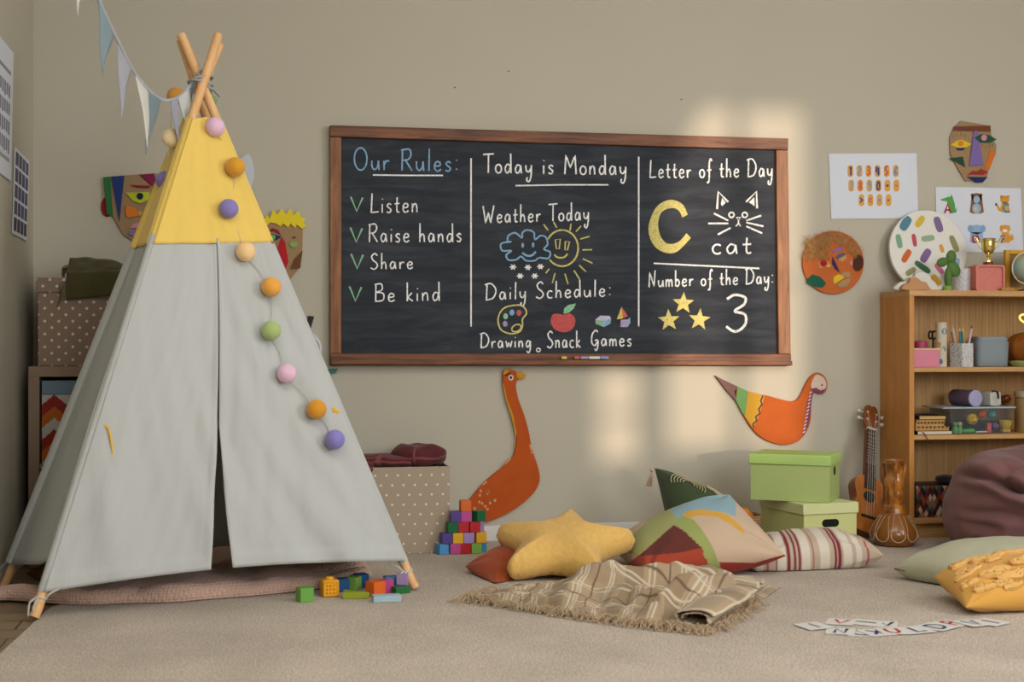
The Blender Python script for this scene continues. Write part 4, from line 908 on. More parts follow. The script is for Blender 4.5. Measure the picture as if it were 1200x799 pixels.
def quad_cushion(c4, thick_, m, n=36, pinch=.08, pw=.5, wr=.006, seed=0, colf=None, floor=.004, up=None, wf=9, sag=0.0, low=1.0, ear=0.0):
    """soft cushion between four corner points; both faces bulge and the sides draw in"""
    A_, B_, C_, D_ = [Vector(p) for p in c4]
    N = ((B_-A_).cross(D_-A_)+(C_-D_).cross(C_-B_)).normalized()
    if up is None: up = V(0, -.6, 1)
    if N.dot(up) < 0: N = -N
    def base(u, v):
        a, b = 2*u-1, 2*v-1
        uu = .5+.5*a*(1-pinch*(1-b*b)); vv = .5+.5*b*(1-pinch*(1-a*a))
        return lerp(lerp(A_, B_, uu), lerp(D_, C_, uu), vv), a, b
    def face(sgn):
        def fn(u, v):
            p, a, b = base(u, v); k = max(0, (1-a*a)*(1-b*b))
            h = thick_/2*k**pw*(1 if sgn > 0 else low)
            q = p+N*(sgn*h)
            w = k**.35
            q += N*(wr*w*(nz(q.x*wf+seed, q.y*wf, q.z*wf)+.6*nz(q.x*wf*2.3+seed, q.y*wf*2.3, q.z*wf*2.3)))
            # creases that run in from the corners
            for ca, cb in ((1, 1), (1, -1), (-1, 1), (-1, -1)):
                d = sqrt((a-ca)**2+(b-cb)**2); ang = atan2(b-cb, a-ca)
                q += N*(wr*.9*sm(1.1, .15, d)*sm(0, .12, d)*sin(ang*9+seed+ca*2+cb))*min(1, w*1.5)
            q.z -= sag*k
            if q.z < floor: q.z = floor
            return q
        return fn
    rm = lambda t: .5-.5*cos(pi*t)
    cf = (lambda u, v: colf(rm(u), rm(v))) if colf else None
    mm = M()
    for sg in (1, -1):
        ff = face(sg); mm.grid(lambda u, v: ff(rm(u), rm(v)), n, n, colf=cf)
    return mm
def cushion(name, label, c4, th, m, smooth=True, cat='cushion', **kw):
    o = quad_cushion(c4, th, m, **kw).build(name, m, angle=180, weld=True, doubles=2e-4); return tag(o, label, cat)
LEATH = mat('#6a3c1e', .5, bump=.15, scale=80, var=.1)
lc = [T(9, 671, 4.93)+V(0, 0, 0), T(62, 660, 4.80), T(62, 692, 4.72), T(20, 684, 4.86)]
cushion('leather_cushion', 'brown leather cushion on the floor under the left side of the tent', [V(-.735, 4.88, .050), V(-.64, 4.74, .048), V(-.40, 4.86, .048), V(-.52, 5.02, .050)], .092, LEATH, seed=4, wr=.004)

# ------------------------------------------------------------------ wooden blocks
bm_cache = {}
def block(label, c, rot, hexc, group, size=.0405):
    key = (hexc, size)
    if key not in bm_cache:
        bm_cache[key] = M().box((0, 0, size/2), (size, size, size)).build('wooden_block', mat(hexc, .45, var=.03), bevel=.0013, loc=(0, 0, 0)); o = bm_cache[key]
    else:
        o = bm_cache[key].copy(); COL.objects.link(o)
    o.location = c; o.rotation_euler = (0, 0, rot); return tag(o, label, 'toy block', group)
PB = 5.356
def pb(px): return AY(px, 640, PB).x
colr = dict(blue='#4d94c8', pink='#b84a8a', red='#b3202a', lime='#7fb04e', violet='#513f86', yellow='#dca92a', lilac='#a48abf', green='#146038', orange='#cf6420')
rows_ = [(0, [(518.9, 'blue', .35), (533.7, 'pink', 0), (545.8, 'red', 0), (558.3, 'lime', .08)]), (1, [(523.6, 'violet', .12), (537, 'yellow', 0), (549.6, 'lilac', 0), (564.2, 'yellow', .05)]),
         (2, [(530.6, 'green', .1), (543.7, 'red', -.03), (556.6, 'red', .04)]), (3, [(534.6, 'violet', 0), (546.8, 'pink', 0), (561.6, 'green', .5)]), (4, [(546, 'orange', .03)])]
names = {0: 'bottom row', 1: 'second row from the floor', 2: 'third row from the floor', 3: 'fourth row from the floor', 4: 'top'}
for r, lst in rows_:
    for k, (px, cn, rot) in enumerate(lst):
        same = [q for q in lst if q[1] == cn]
        side = '' if len(same) == 1 else (', left one' if same[0][0] == px else ', right one')
        lab = 'orange wooden block on top of the block pyramid by the dotted box' if r == 4 else '%s wooden block in the %s of the block pyramid%s' % (cn, names[r], side)
        block(lab, (pb(px), PB+.0203, .0412*r+.0006), rot, colr[cn], 'blocks of the pyramid')
block('blue wooden block standing behind the right end of the pyramid bottom row', (pb(566.5), PB+.068, .0006), .0, colr['blue'], 'blocks of the pyramid')
block('lilac wooden block behind the right red one, third row of the pyramid', (pb(563.5), PB+.064, .083), .0, colr['lilac'], 'blocks of the pyramid')
block('yellow wooden block hidden behind the second row of the block pyramid', (pb(563.5), PB+.066, .0418), .0, colr['yellow'], 'blocks of the pyramid')
# loose blocks on the carpet in front of the tent
SB = 'loose blocks by the tent'
def fb(px, py, dz=0): p = F(px, py); p.z = .0006+dz; return p
block('lime green wooden cube on the carpet, leftmost of the loose blocks by the tent', fb(357, 705), .78-.45, '#69a346', SB, .044)
yc = thing('soft_block', 'yellow soft rubber block with raised dots among the loose blocks', 'toy block', fb(386, 698.5)); yc['group'] = SB
YR = mat('#e2a21c', .5); s = .053; R_ = rz(.16); c = fb(386, 698.5)
M().box(c+V(0, 0, s/2), (s, s, s), R_).build('cube', YR, yc, bevel=.004, seg=3)
m = M(); fc = c+R_ @ V(0, -s/2, s/2)
for a, b, w_, h_ in ((0, .022, .046, .004), (0, -.022, .046, .004), (-.022, 0, .004, .04), (.022, 0, .004, .04)): m.box(fc+R_ @ V(a, -.0008, b), (w_, .0028, h_), R_)
for i in range(3):
    for j in range(3): m.ball(fc+R_ @ V((i-1)*.0115, 0, (j-1)*.0115), .0045, 12)
m.build('raised_pattern', YR, yc, bevel=.0006); M().lathe([(.0135, 0), (.0135, .006), (.0115, .0085), (0.00001, .009)], c+V(0, 0, s), None, 20).build('stud', YR, yc)
block('dark blue wooden cube half hidden behind the yellow soft block', fb(400, 693), .3, '#1f4f80', SB, .042)
block('light green wooden cube on the carpet right of the yellow soft block', fb(414, 691), -.50, '#7cae4c', SB, .042)
block('deep blue wooden cube behind the light green loose cube', fb(423, 687.5), .25, '#255f9e', SB, .042)
block('orange wooden cube in front of the pink cube by the tent', fb(440, 698.2), .55, '#d9651f', SB, .046)
block('magenta wooden cube between the orange and blue loose cubes', fb(451, 694.5), .55, '#b5427f', SB, .042)
block('sky blue wooden cube standing right of the magenta cube by the tent', fb(458.5, 691.5), .15, '#3f86bf', SB, .044)
def slabblock(label, px, py, rot, hexc, dims, wedge=False):
    p = fb(px, py); L, D_, H = dims; R_ = rz(rot); m = M()
    if wedge: m.prism([p+R_ @ V(*q) for q in ((-L/2, -D_/2, 0), (L/2, -D_/2, 0), (-L/2, D_/2, 0))], (0, 0, H))
    else: m.box(p+V(0, 0, H/2), (L, D_, H), R_)
    o = m.build('wooden_block', mat(hexc, .45, var=.03), bevel=.0013); return tag(o, label, 'toy block', SB)
slabblock('olive triangular wooden block lying in front of the light green cube', 418, 700.5, -.12, '#8f9a26', (.085, .06, .021), True)
slabblock('pale blue flat wooden block lying at the front of the loose blocks', 453, 705, .04, '#a3bcc4', (.088, .042, .020))
slabblock('dark green flat wooden block under the lilac cube by the tent foot', 469, 695, .35, '#1f6a35', (.052, .045, .021))
q = fb(472, 693.0); q.z = .0225
block('lilac wooden cube resting on the dark green flat block by the tent foot', q, -.30, '#a088b4', SB, .036)

# ------------------------------------------------------------------ cushions in the middle
# star cushion
def star_cushion():
    R0 = .262; c = V(0, 0, 0); n = 200
    tips = []
    pts = []
    for i in range(5):
        a = pi/2+2*pi*i/5
        b = a+pi/5
        for da, r in ((-.13, .88), (-.075, .97), (0, .995), (.075, .97), (.13, .88)): pts.append((R0*r*cos(a+da), R0*r*sin(a+da), 0))
        pts.append((R0*.60*cos(b), R0*.60*sin(b), 0))
    ol_ = spline(pts, 7, True); N = len(ol_)
    def fn(sgn):
        def g(u, v):
            p = ol_[int(round(u*N)) % N]; q = p*v
            d = min((q-ol_[k]).length for k in range(0, N, 2)) if v < .999 else 0.0
            e = min(1, d/.108)
            h = .080*(1-(1-e)**2)**.5*(.82+.18*(1-v*v))
            h *= (1+.10*nz(q.x*7, q.y*7, 3))
            return V(q.x, q.y, sgn*h)
        return g
    return fn, N
fn, N = star_cushion()
cS = T(659, 653, 4.94); cS.z = .100
Rs = Matrix.Rotation(-.36, 3, 'Z') @ rx(radians(16.5))
Rs2 = ry(radians(1))
def placed(g): 
    def f(u, v):
        q = cS+Rs2 @ Rs @ g(u, v)
        if q.z < .004: q.z = .004
        return q
    return f
m = M().grid(placed(fn(1)), N, 22).grid(placed(fn(-1)), N, 22)
o = m.build('star_cushion', fabric('#dcb263', bump=.5, scale=160, var=.16, vscale=70, stretch=(1, .22, 1)), angle=180, weld=True, doubles=1e-4)
tag(o, 'mustard star shaped cushion lying on the checked throw', 'cushion')
# rust cushion behind it
cushion('rust_cushion', 'rust orange cushion under the left of the star cushion', [T(545, 664, 4.98), T(592, 638, 5.10), T(650, 668, 5.0), T(580, 688, 4.74)], .10, fabric('#9b4217', var=.1), seed=11, wr=.006, pinch=.05)
# patchwork landscape cushion
def inpoly(x, y, P):
    r = False; j = len(P)-1
    for i in range(len(P)):
        if (P[i][1] > y) != (P[j][1] > y) and x < (P[j][0]-P[i][0])*(y-P[i][1])/(P[j][1]-P[i][1])+P[i][0]: r = not r
        j = i
    return r
pc = [T(712, 640, 5.22), T(855, 580, 5.20), T(921, 652, 4.90), T(758, 672, 4.84)]
def unproj(p):
    d = p-EYEP; t = d.dot(FW); return 600+d.dot(RT)/t*FPX, 400-d.z/t*FPX
def patch_print(hx):
    # zones of the print in the cushion's own u,v
    def col(u, v):
        return RGB(hx(u, v))
    return col
LZN = [((781, 590), (800, 570), (853, 568), (862, 590), (863, 606), (845, 600), (820, 597), (806, 599), (794, 609)), ((796, 603), (811, 595), (833, 597), (852, 603), (870, 618), (874, 628), (858, 616), (840, 606), (818, 604), (808, 608)),
       ((797, 604), (812, 609), (828, 628), (842, 658), (854, 690), (841, 690), (822, 642), (801, 622), (788, 615)), ((790, 615), (801, 621), (823, 642), (796, 648), (748, 652)), ((735, 662), (748, 651), (796, 647), (823, 642), (843, 690), (735, 690)), ((842, 659), (885, 660), (930, 647), (930, 690), (852, 690)), ((725, 644), (755, 614), (778, 585), (796, 608), (790, 615), (766, 636), (747, 652))]
LHX = ['#8aa9b4', '#d0a044', '#97a05e', '#64302a', '#a2422c', '#98302a', '#a0a368']
lm = quad_cushion(pc, .22, None, n=150, pinch=.02, pw=.5, wr=.008, seed=2, colf=None, wf=7)
lm.has = True
def lcol(p):      # zones of the printed landscape
    x, y = unproj(p)
    for P, h in zip(LZN, LHX):
        if inpoly(x, y, P): return RGB(h)
    return RGB('#c4ab92')
nf = len(lm.f)//2; pcol = {}
for i in range(nf): lm.c[i] = [pcol.setdefault(k, lcol(lm.v[k])) for k in lm.f[i]]
for i in range(nf, 2*nf): lm.c[i] = [pcol.setdefault(k, lcol(lm.v[k])) for k in lm.f[i]]
o = lm.build('landscape_cushion', painted(.92, .3, 350, .1), angle=180, weld=True, doubles=2e-4)
tag(o, 'patchwork cushion with blue, green, rust and beige landscape print', 'cushion')
# striped cushion
def stripes(u, v):
    s = .12+u*.93
    for c, w in ((.385, .012), (.43, .011), (.46, .011), (.715, .011), (.745, .012), (.30, .006)):
        if abs(s-c) < w*.75: return '#7a2836'
    for c, w in ((.235, .010), (.56, .011), (.945, .013), (.12, .01)):
        if abs(s-c) < w*.7: return '#a5585f'
    for c, w in ((.34, .03), (.51, .03), (.64, .035), (.80, .03), (.18, .025), (.88, .02)):
        if abs(s-c) < w: return '#cfc6b6'
    return '#b5a48e'
sc_ = [T(868, 640, 5.24), T(1000, 634, 5.25), T(1035, 651, 5.06), T(880, 664, 4.97)]
o = quad_cushion(sc_, .165, None, n=170, pinch=.02, pw=.40, wr=.007, seed=6, colf=lambda u, v: RGB(stripes(u, v)), wf=8).build('striped_cushion', painted(.92, .3, 350, .1), angle=180, weld=True, doubles=2e-4)
tag(o, 'beige cushion with burgundy stripes lying on the carpet before the green boxes', 'cushion')
# green embroidered cushion
gcz = [T(767, 549, 5.60), T(860, 592, 5.50), T(838, 650, 5.33), T(788, 640, 5.33)]
gc_t = thing('embroidered_cushion', 'dark green cushion with cream embroidery and tassels against the wall', 'cushion', (gcz[2]+gcz[3])/2*1.0)
gc_t.location.z = 0
gq = quad_cushion(gcz, .22, None, n=50, pinch=.03, pw=.45, wr=.004, seed=9, up=V(-.2, -1, 1), low=.5); gq.build('cover', fabric('#3a4a2c', var=.1), gc_t, angle=180, weld=True, doubles=2e-4)
gN = ((gcz[1]-gcz[0]).cross(gcz[3]-gcz[0])).normalized()
if gN.z < 0: gN = -gN
def on_green(u, v, off=.001):
    a, b = 2*u-1, 2*v-1; uu = .5+.5*a*(1-.03*(1-b*b)); vv = .5+.5*b*(1-.03*(1-a*a))
    p = lerp(lerp(gcz[0], gcz[1], uu), lerp(gcz[3], gcz[2], uu), vv); k = max(0, (1-a*a)*(1-b*b)); return p+gN*(.11*k**.45+off+.005)
m = M()
for r in (.07, .105, .14, .175, .21): m.tube([on_green(.36+r*1.15*cos(radians(a)), .26-r*.9*sin(radians(a))+.02) for a in range(-20, 190, 8) if .02 < .26-r*.9*sin(radians(a))+.02 < .98], .0022, 5)
for r in (.0, .035, .07, .105): m.tube([on_green(.62+.36*i/14, .06+r+.16*(i/14)*.5+.015*sin(i*1.2)) for i in range(15)], .002, 5)
m.build('embroidery', mat('#b5ac8a', .9), gc_t)
m = M(); tp0 = gcz[0]; random.seed(4)
m.ball(tp0+V(-.012, -.004, -.008), .008, 10)
for i in range(18):
    a = random.uniform(-1, 1); m.tube([tp0+V(-.012, -.004, -.012), tp0+V(-.020+.010*a, -.006+.004*random.uniform(-1, 1), -.045), tp0+V(-.024+.014*a, -.006, -.072)], .0020, 4)
m.build('tassel', mat('#b59a85', .9), gc_t)
# little orange pompoms and straw basket
ba = thing('straw_basket', 'low woven straw basket by the wall left of the green boxes', 'basket', (0, 0, 0)); bc = T(868, 600, 5.58); ba.location = (bc.x, bc.y, 0)
def basket_mat():
    m, nt, b = new_mat('woven_straw'); v = coords(nt, (1, 1, 1)); w = nd(nt, 'ShaderNodeTexWave', i_Scale=38, i_Distortion=3.0, bands_direction='Z'); lk(nt, v, w.inputs['Vector'])
    r = nd(nt, 'ShaderNodeValToRGB'); e = r.color_ramp.elements; e[0].color, e[1].color = (*RGB('#7a5530'), 1), (*RGB('#b88a56'), 1); lk(nt, w.outputs['Fac'], r.inputs['Fac']); lk(nt, r.outputs['Color'], b.inputs['Base Color'])
    b.inputs['Roughness'].default_value = .8; add_bump(nt, b, w.outputs['Fac'], .6, .004); return m
Bm = basket_mat(); hw, hd = .072, .06
def bwall(u, v):
    a = 2*pi*u; c_, s_ = cos(a), sin(a); k = (abs(c_)**4+abs(s_)**4)**-.25; t = .9+.1*v
    return V(bc.x+c_*k*hw*t, bc.y+s_*k*hd*t, .003+.125*v+.008*c_*v)
thick(M().grid(bwall, 48, 16).build('basket_wall', Bm, ba, angle=180), .006)
M().prism([bwall(i/24, .02) for i in range(24)], (0, 0, .004)).build('basket_base', Bm, ba)
POM = mat('#d07d1c', .95, bump=.5, scale=130, var=.15, vscale=40)
def pom(c, r, label, hexc=None):
    def f(u, v):
        a = 2*pi*u; ph = pi*(v-.5); d = V(cos(ph)*cos(a), cos(ph)*sin(a), sin(ph)); return Vector(c)+d*r*(1+.10*nz(d.x*4+c[0]*50, d.y*4, d.z*4))
    tag(M().grid(f, 24, 14).build('pompom', POM if not hexc else mat(hexc, .95, bump=.5, scale=130), angle=180, weld=True), label, 'pompom', 'orange pompoms')
pom(bc+V(-.022, -.02, .127-bc.z), .020, 'orange pompom in the straw basket, nearer the cushion'); pom(bc+V(.010, -.012, .139-bc.z), .022, 'orange pompom on top in the straw basket')
pom(bc+V(.035, .01, .125-bc.z), .02, 'orange pompom low at the right of the straw basket')
p = T(779, 592, 5.60); p.z = .026; pom(p, .026, 'orange pompom on the carpet left of the green embroidered cushion')
p = F(957, 640); p.z = 0; pp_ = T(957, 622, 5.30); 
gd = T(957, 628, 5.31); pom(V(gd.x, gd.y, .054), .050, 'large yellow pompom between the striped cushion and the lower green box', '#d99a1e')

# plaid throw
fr = spline([F(556, 706), F(600, 714), F(650, 721), F(700, 728), F(745, 734), F(790, 739), F(835, 744)], 8)
bk2 = spline([F(585, 696), F(640, 690), F(690, 686), F(745, 683), F(800, 684), F(860, 686), F(914, 690)], 8)
NB2 = len(fr)-1
cU = RGB('#a58f72'); cW = RGB('#c9bda6'); cD = RGB('#5d4a3a'); cM = RGB('#8f7a5f')
def throw_col(u, v):
    c = cU
    a, b = (u*4.2+.1) % 1, (v*2.6+.15) % 1
    if .30 < a < .52: c = cM
    if .30 < b < .55: c = tuple(x*.9 for x in c)
    for k in (.06, .12, .60, .66, .72):
        if abs(a-k) < .010: c = cW
    for k in (.10, .18, .66, .74):
        if abs(b-k) < .013: c = cW
    if abs(a-.86) < .012 or abs(b-.88) < .016: c = cD
    return c
def throw(u, v):
    i = u*NB2; k = int(min(i, NB2-1)); f = i-k
    a = lerp(fr[k], fr[k+1], f); b = lerp(bk2[k], bk2[k+1], f); p = lerp(a, b, v)
    h = .012
    # high fold along the back, a rolled fold at the right front, flatter towards the left tip
    h += .034*exp(-((v-.80)/.18)**2)*sm(.18, .50, u)*(1-.60*sm(.62, .95, u))
    h += .045*exp(-((v-.45-.12*sin(u*6))/.12)**2)*sm(.1, .4, u)
    d = ((u-.86)/.11)**2+((v-.22-.9*(u-.86))/.20)**2
    rd = sin(u*13-v*9+2.4*nz(u*4, v*3, 1)); h += (.050*max(0, rd)**2.2+.010*rd)*sm(.12, .5, u)*sin(pi*min(1, max(0, v*.9+.05)))
    h += .026*abs(nz(u*9+v*3, v*7-u*4, 4))+.012*nz(u*22, v*15, 8)
    e = min(1, u*10, (1-u)*9, v*9, (1-v)*9)
    q = V(p.x+.02*nz(u*7, v*7, 2)*e, p.y+.02*nz(u*7, v*7, 12)*e, .004+max(.003, h)*sm(-.05, 1, e)); return q
def roll(u, v):      # the loosely rolled corner
    a0, a1 = F(878, 694), F(812, 739); p = lerp(a0, a1, u)+V(.03*sin(pi*u), .0, 0); ax_ = (a1-a0).normalized(); sd = V(-ax_.y, ax_.x, 0)
    th_ = 2*pi*1.45*v+.4; r = (.036+.016*sin(pi*u)+.010*u)*(1-.45*v)*(1+.30*nz(u*3, cos(th_)*1.2, 5+sin(th_))+.12*nz(u*9, v*8, 2))
    return V(p.x, p.y, 0)+sd*(r*1.35*cos(th_))+V(0, 0, .033+.012*sin(pi*u)+.014*nz(u*5, 3, 3)+r*sin(th_)*.55)
tw = thing('checked_throw', 'beige checked throw with fringe crumpled on the carpet', 'throw', F(735, 712))
thick(M().grid(throw, 190, 110, colf=throw_col).build('cloth', painted(.95, .3, 350, .15), tw, angle=180), .004)
thick(M().grid(roll, 60, 70, colf=lambda u, v: throw_col(.45+.5*u, (v*.9) % 1)).build('rolled_corner', painted(.95, .3, 350, .15), tw, angle=180), .003)
m = M(); random.seed(8); FRM = mat('#b9a284', .95)
def fringe(p, d, L, n):
    for i in range(n):
        dd = (d+V(random.uniform(-.6, .6), random.uniform(-.6, .6), 0)).normalized(); a = p+V(random.uniform(-.012, .012), random.uniform(-.01, .01), 0)
        w = V(-dd.y, dd.x, 0)*random.uniform(-.02, .02); z = random.uniform(.008, .03)
        m.tube(spline([a, a+dd*L*.35+w+V(0, 0, z-a.z*.5), a+dd*L*.7-w*.5+V(0, 0, max(.004, z*.6)-a.z), a+dd*L*random.uniform(.8, 1.1)+V(0, 0, .004-a.z)], 4), .0011, 4)
for i in range(75):
    u = i/74; p = throw(lerp(0, .97, u), .01); p.z = max(.006, p.z); fringe(p, V(-.35+.2*u, -1, 0), .050 if u > .35 else .035, 4)
for i in range(12): fringe(throw(.012, i/11), V(-1, -.25, 0), .085, 6)
for i in range(16): p = throw(.985, lerp(.05, .6, i/15)); p.z = .008; fringe(p, V(.5, -.8, 0), .05, 5)
fo = m.build('fringe', FRM, tw, smooth=False); fo['kind'] = 'stuff'

# ------------------------------------------------------------------ green storage boxes
def lidbox(name, label, c, rot, w, d, h, lid_h, mb_, ml, hole, holes):
    t = thing(name, label, 'storage box', c); t.rotation_euler = (0, 0, 0); R_ = rz(rot); c = Vector(c)
    M().box(c+V(0, 0, (h-.004)/2), (w-.008, d-.008, h-.004), R_).build('box_body', mb_, t, bevel=.002)
    M().box(c+V(0, 0, h-lid_h/2), (w+.004, d+.004, lid_h), R_).build('lid', ml, t, bevel=.003)
    for side, hw_, hh_, z in holes:
        n_ = {'f': V(0, -1, 0), 'r': V(1, 0, 0)}[side]; tx = {'f': V(1, 0, 0), 'r': V(0, 1, 0)}[side]
        off = {'f': d/2-.004, 'r': w/2-.004}[side]
        P = [c+R_ @ (n_*(off-.003)+tx*a+V(0, 0, z+b)) for a, b in (arc(hw_-hh_, 0, hh_, hh_, -90, 90, 8)+arc(-(hw_-hh_), 0, hh_, hh_, 90, 270, 8))]
        M().prism(P, R_ @ n_*.0036).build('hand_hole', hole, t)
    return t
BLK = mat('#0c0c0a', .9)
bl = T(952, 618, 5.57); b1 = V(bl.x, bl.y, 0)
lidbox('green_box', 'pale yellow green lidded box with hand hole, bottom of the two green boxes', (b1.x-.015, b1.y+.01, .0008), .17, .245, .33, .195, .042, mat('#c6ca86', .6), mat('#ced29a', .6), BLK, [('f', .038, .015, .118)])
b2 = T(932, 570, 5.58)
lidbox('green_box', 'bright green lidded box stacked on top of the yellow green box', (b2.x, b2.y, .1965), -radians(33), .315, .24, .182, .040, mat('#abbc75', .6), mat('#abca74', .6), BLK, [('r', .022, .017, .115)])

# ------------------------------------------------------------------ ukulele
uk = thing('ukulele', 'small brown ukulele leaning in the corner beside the bookcase', 'ukulele', (0, 0, 0))
ub = T(1017, 614, 5.78); ub.z = .032; ut = W(1021, 476, .045)
uk.location = (ub.x, ub.y, 0)
ax = (ut-ub).normalized(); nrm = V(.10, -1, 0); nrm = (nrm-ax*nrm.dot(ax)).normalized(); sx = ax.cross(nrm).normalized()
if sx.x < 0: sx = -sx
Lu = (ut-ub).length; K = Lu/.53
def U(x, y, z): return ub+sx*(x*K*1.14)+ax*(y*K)+nrm*(z*K)
half = [(0, 0), (.035, .003), (.062, .022), (.073, .055), (.068, .09), (.053, .118), (.047, .138), (.052, .165), (.055, .19), (.048, .212), (.03, .226), (0, .230)]
hr = [tuple(p) for p in spline([(*p, 0) for p in half], 5)]
outl = [(x, y) for x, y, _ in hr]+[(-x, y) for x, y, _ in hr[::-1][1:-1]]
UKW = wood('#a05822', '#c87e36', (10, 10, 2), .35, 3, .05, coat=.3)
M().prism([U(x, y, 0) for x, y in outl], nrm*(-.048*K)).build('body_sides', mat('#7a431c', .4, coat=.2), uk, bevel=.002)
sb_ = M().prism([U(x*1.01, y, .0005) for x, y in outl], nrm*(.003*K)).build('soundboard', UKW, uk, bevel=.0012)
M().prism([U(x, y, .0035) for x, y in ell(0, .145, .0225, .0225, n=28)], nrm*(.0008*K)).build('sound_hole', mat('#23262a', .6), sb_)
M().prism([U(x, y, .0036) for x, y in ((-.030, .058), (.030, .058), (.030, .068), (-.030, .068))], nrm*(.006*K)).build('bridge', mat('#2b1c14', .5), sb_, bevel=.001)
fb_ = M().prism([U(x, y, .0036) for x, y in ((-.021, .175), (.021, .175), (.0165, .425), (-.0165, .425))], nrm*(.006*K)).build('fretboard', mat('#3a261b', .5), uk, bevel=.0008)
M().prism([U(x, y, -.018) for x, y in ((-.017, .225), (.017, .225), (.0155, .425), (-.0155, .425))], nrm*(.0215*K)).build('neck', mat('#70401c', .4), uk, bevel=.002)
m = M()
for i in range(12): y = .175+.25*(1-.9438**(i*1.35)); y = .425-(y-.175); m.prism([U(x, yy, .0096) for x, yy in ((-.018, y), (.018, y), (.018, y+.0016), (-.018, y+.0016))], nrm*(.001*K))
m.build('frets', mat('#b5ada0', .35, metal=.7), fb_)
M().prism([U(x, y, .002) for x, y in ((-.0175, .424), (.0175, .424), (.0175, .430), (-.0175, .430))], nrm*(.011*K)).build('nut', mat('#d6cfb9', .5), uk)
hd_ = M().prism([U(x, y, -.010) for x, y in ((-.017, .43), (.017, .43), (.027, .452), (.028, .50), (.020, .525), (.007, .53), (0, .523), (-.007, .53), (-.020, .525), (-.028, .50), (-.027, .452))], nrm*(.015*K)).build('headstock', mat('#7a431a', .4, coat=.2), uk, bevel=.0015)
for i in range(4):
    x = (-.0135+.009*i); m = M(); m.tube([U(x, .064, .0125), U(x*.85, .425, .0135), U((-.018, -.018, .018, .018)[i], (.465, .495, .495, .465)[i], .008)], .0008, 5); m.build('string', mat('#c9c4bb', .4), uk)
for s_ in (-1, 1):
    for y in (.465, .495):
        m = M(); m.tube([U(s_*.018, y, .004), U(s_*.018, y, .010)], .004*K, 10); m.tube([U(s_*.026, y, -.004), U(s_*.040, y, -.004)], .002, 8); m.ball(U(s_*.046, y, -.004), .0085, 12); m.build('tuning_peg', mat('#cfc5b2', .4), hd_)

# carved clay vase
vz = T(1048, 600, 5.66); vc = V(vz.x, vz.y, 0)
va = thing('ceramic_vase', 'brown glazed clay vase with petal scallops standing before the ukulele', 'vase', vc)
def glaze():
    m, nt, b = new_mat('brown_glaze'); n = nd(nt, 'ShaderNodeTexNoise', i_Scale=16, i_Detail=3, i_Distortion=1.2); lk(nt, coords(nt, (1, 1, .5)), n.inputs['Vector'])
    r = nd(nt, 'ShaderNodeValToRGB'); e = r.color_ramp.elements; e[0].position, e[1].position = .35, .62; e[0].color, e[1].color = (*RGB('#6e3a12'), 1), (*RGB('#bd7a30'), 1)
    lk(nt, n.outputs['Fac'], r.inputs['Fac']); lk(nt, r.outputs['Color'], b.inputs['Base Color']); b.inputs['Roughness'].default_value = .22; b.inputs['Coat Weight'].default_value = .4; return m
GLZ = glaze()
M().lathe([(.060, .001), (.075, .004), (.093, .028), (.096, .048), (.088, .072), (.066, .108), (.050, .126), (.0475, .132)], vc, None, 40).build('bowl', mat('#84501f', .25, coat=.4, var=.3, vscale=20), va)
M().lathe([(.046, .130), (.046, .136), (.043, .142), (.043, .158), (.037, .164), (.036, .176), (.039, .196), (.038, .214), (.034, .228), (.038, .238), (.040, .252), (.039, .268), (.034, .276), (.033, .300), (.034, .318), (.040, .326), (.043, .332), (.042, .342), (.037, .343), (.033, .335), (.030, .30), (.030, .16)], vc, None, 40).build('neck', GLZ, va)
m = M()
def on_bowl(a, z): r = interp([(.004, .075), (.028, .093), (.048, .096), (.072, .088), (.108, .066), (.126, .050)], z)+.0006; return vc+V(r*cos(a), r*sin(a), z)
for i in range(9):
    a0 = 2*pi*i/9+.25; w = pi/9*.86
    m.tube([on_bowl(a0+w*sin(pi*t/2) if False else a0+w*cos(pi*(1-t)), .052-.030*sin(pi*t)) for t in [k/16 for k in range(17)]], .0020, 5)
    m.tube([on_bowl(a0-w*(1-.45*t), .052+.07*t) for t in [k/8 for k in range(9)]], .0009, 4)
    m.tube([on_bowl(a0+w*(1-.45*t), .052+.07*t) for t in [k/8 for k in range(9)]], .0009, 4)
m.build('scallops', mat('#c3ab84', .4), va)
m = M()
for i in range(3):
    a = 2*pi*i/3-1.9; p = lambda z, r: vc+V(r*cos(a), r*sin(a), z); m.tube(spline([p(.325, .041), p(.315, .050), p(.285, .045), p(.25, .043), p(.20, .042), p(.175, .040)]), lambda s: .009*(1-.5*s), 8)
m.build('handle', GLZ, va)

# ------------------------------------------------------------------ bean bag, sage and tufted cushions
bgc = T(1222, 590, 5.47)
def pdist(x, y, P):
    best = 1e9
    for (x0, y0), (x1, y1) in zip(P, P[1:]):
        dx, dy = x1-x0, y1-y0; t = min(1, max(0, ((x-x0)*dx+(y-y0)*dy)/(dx*dx+dy*dy))); best = min(best, sqrt((x-x0-t*dx)**2+(y-y0-t*dy)**2))
    return best
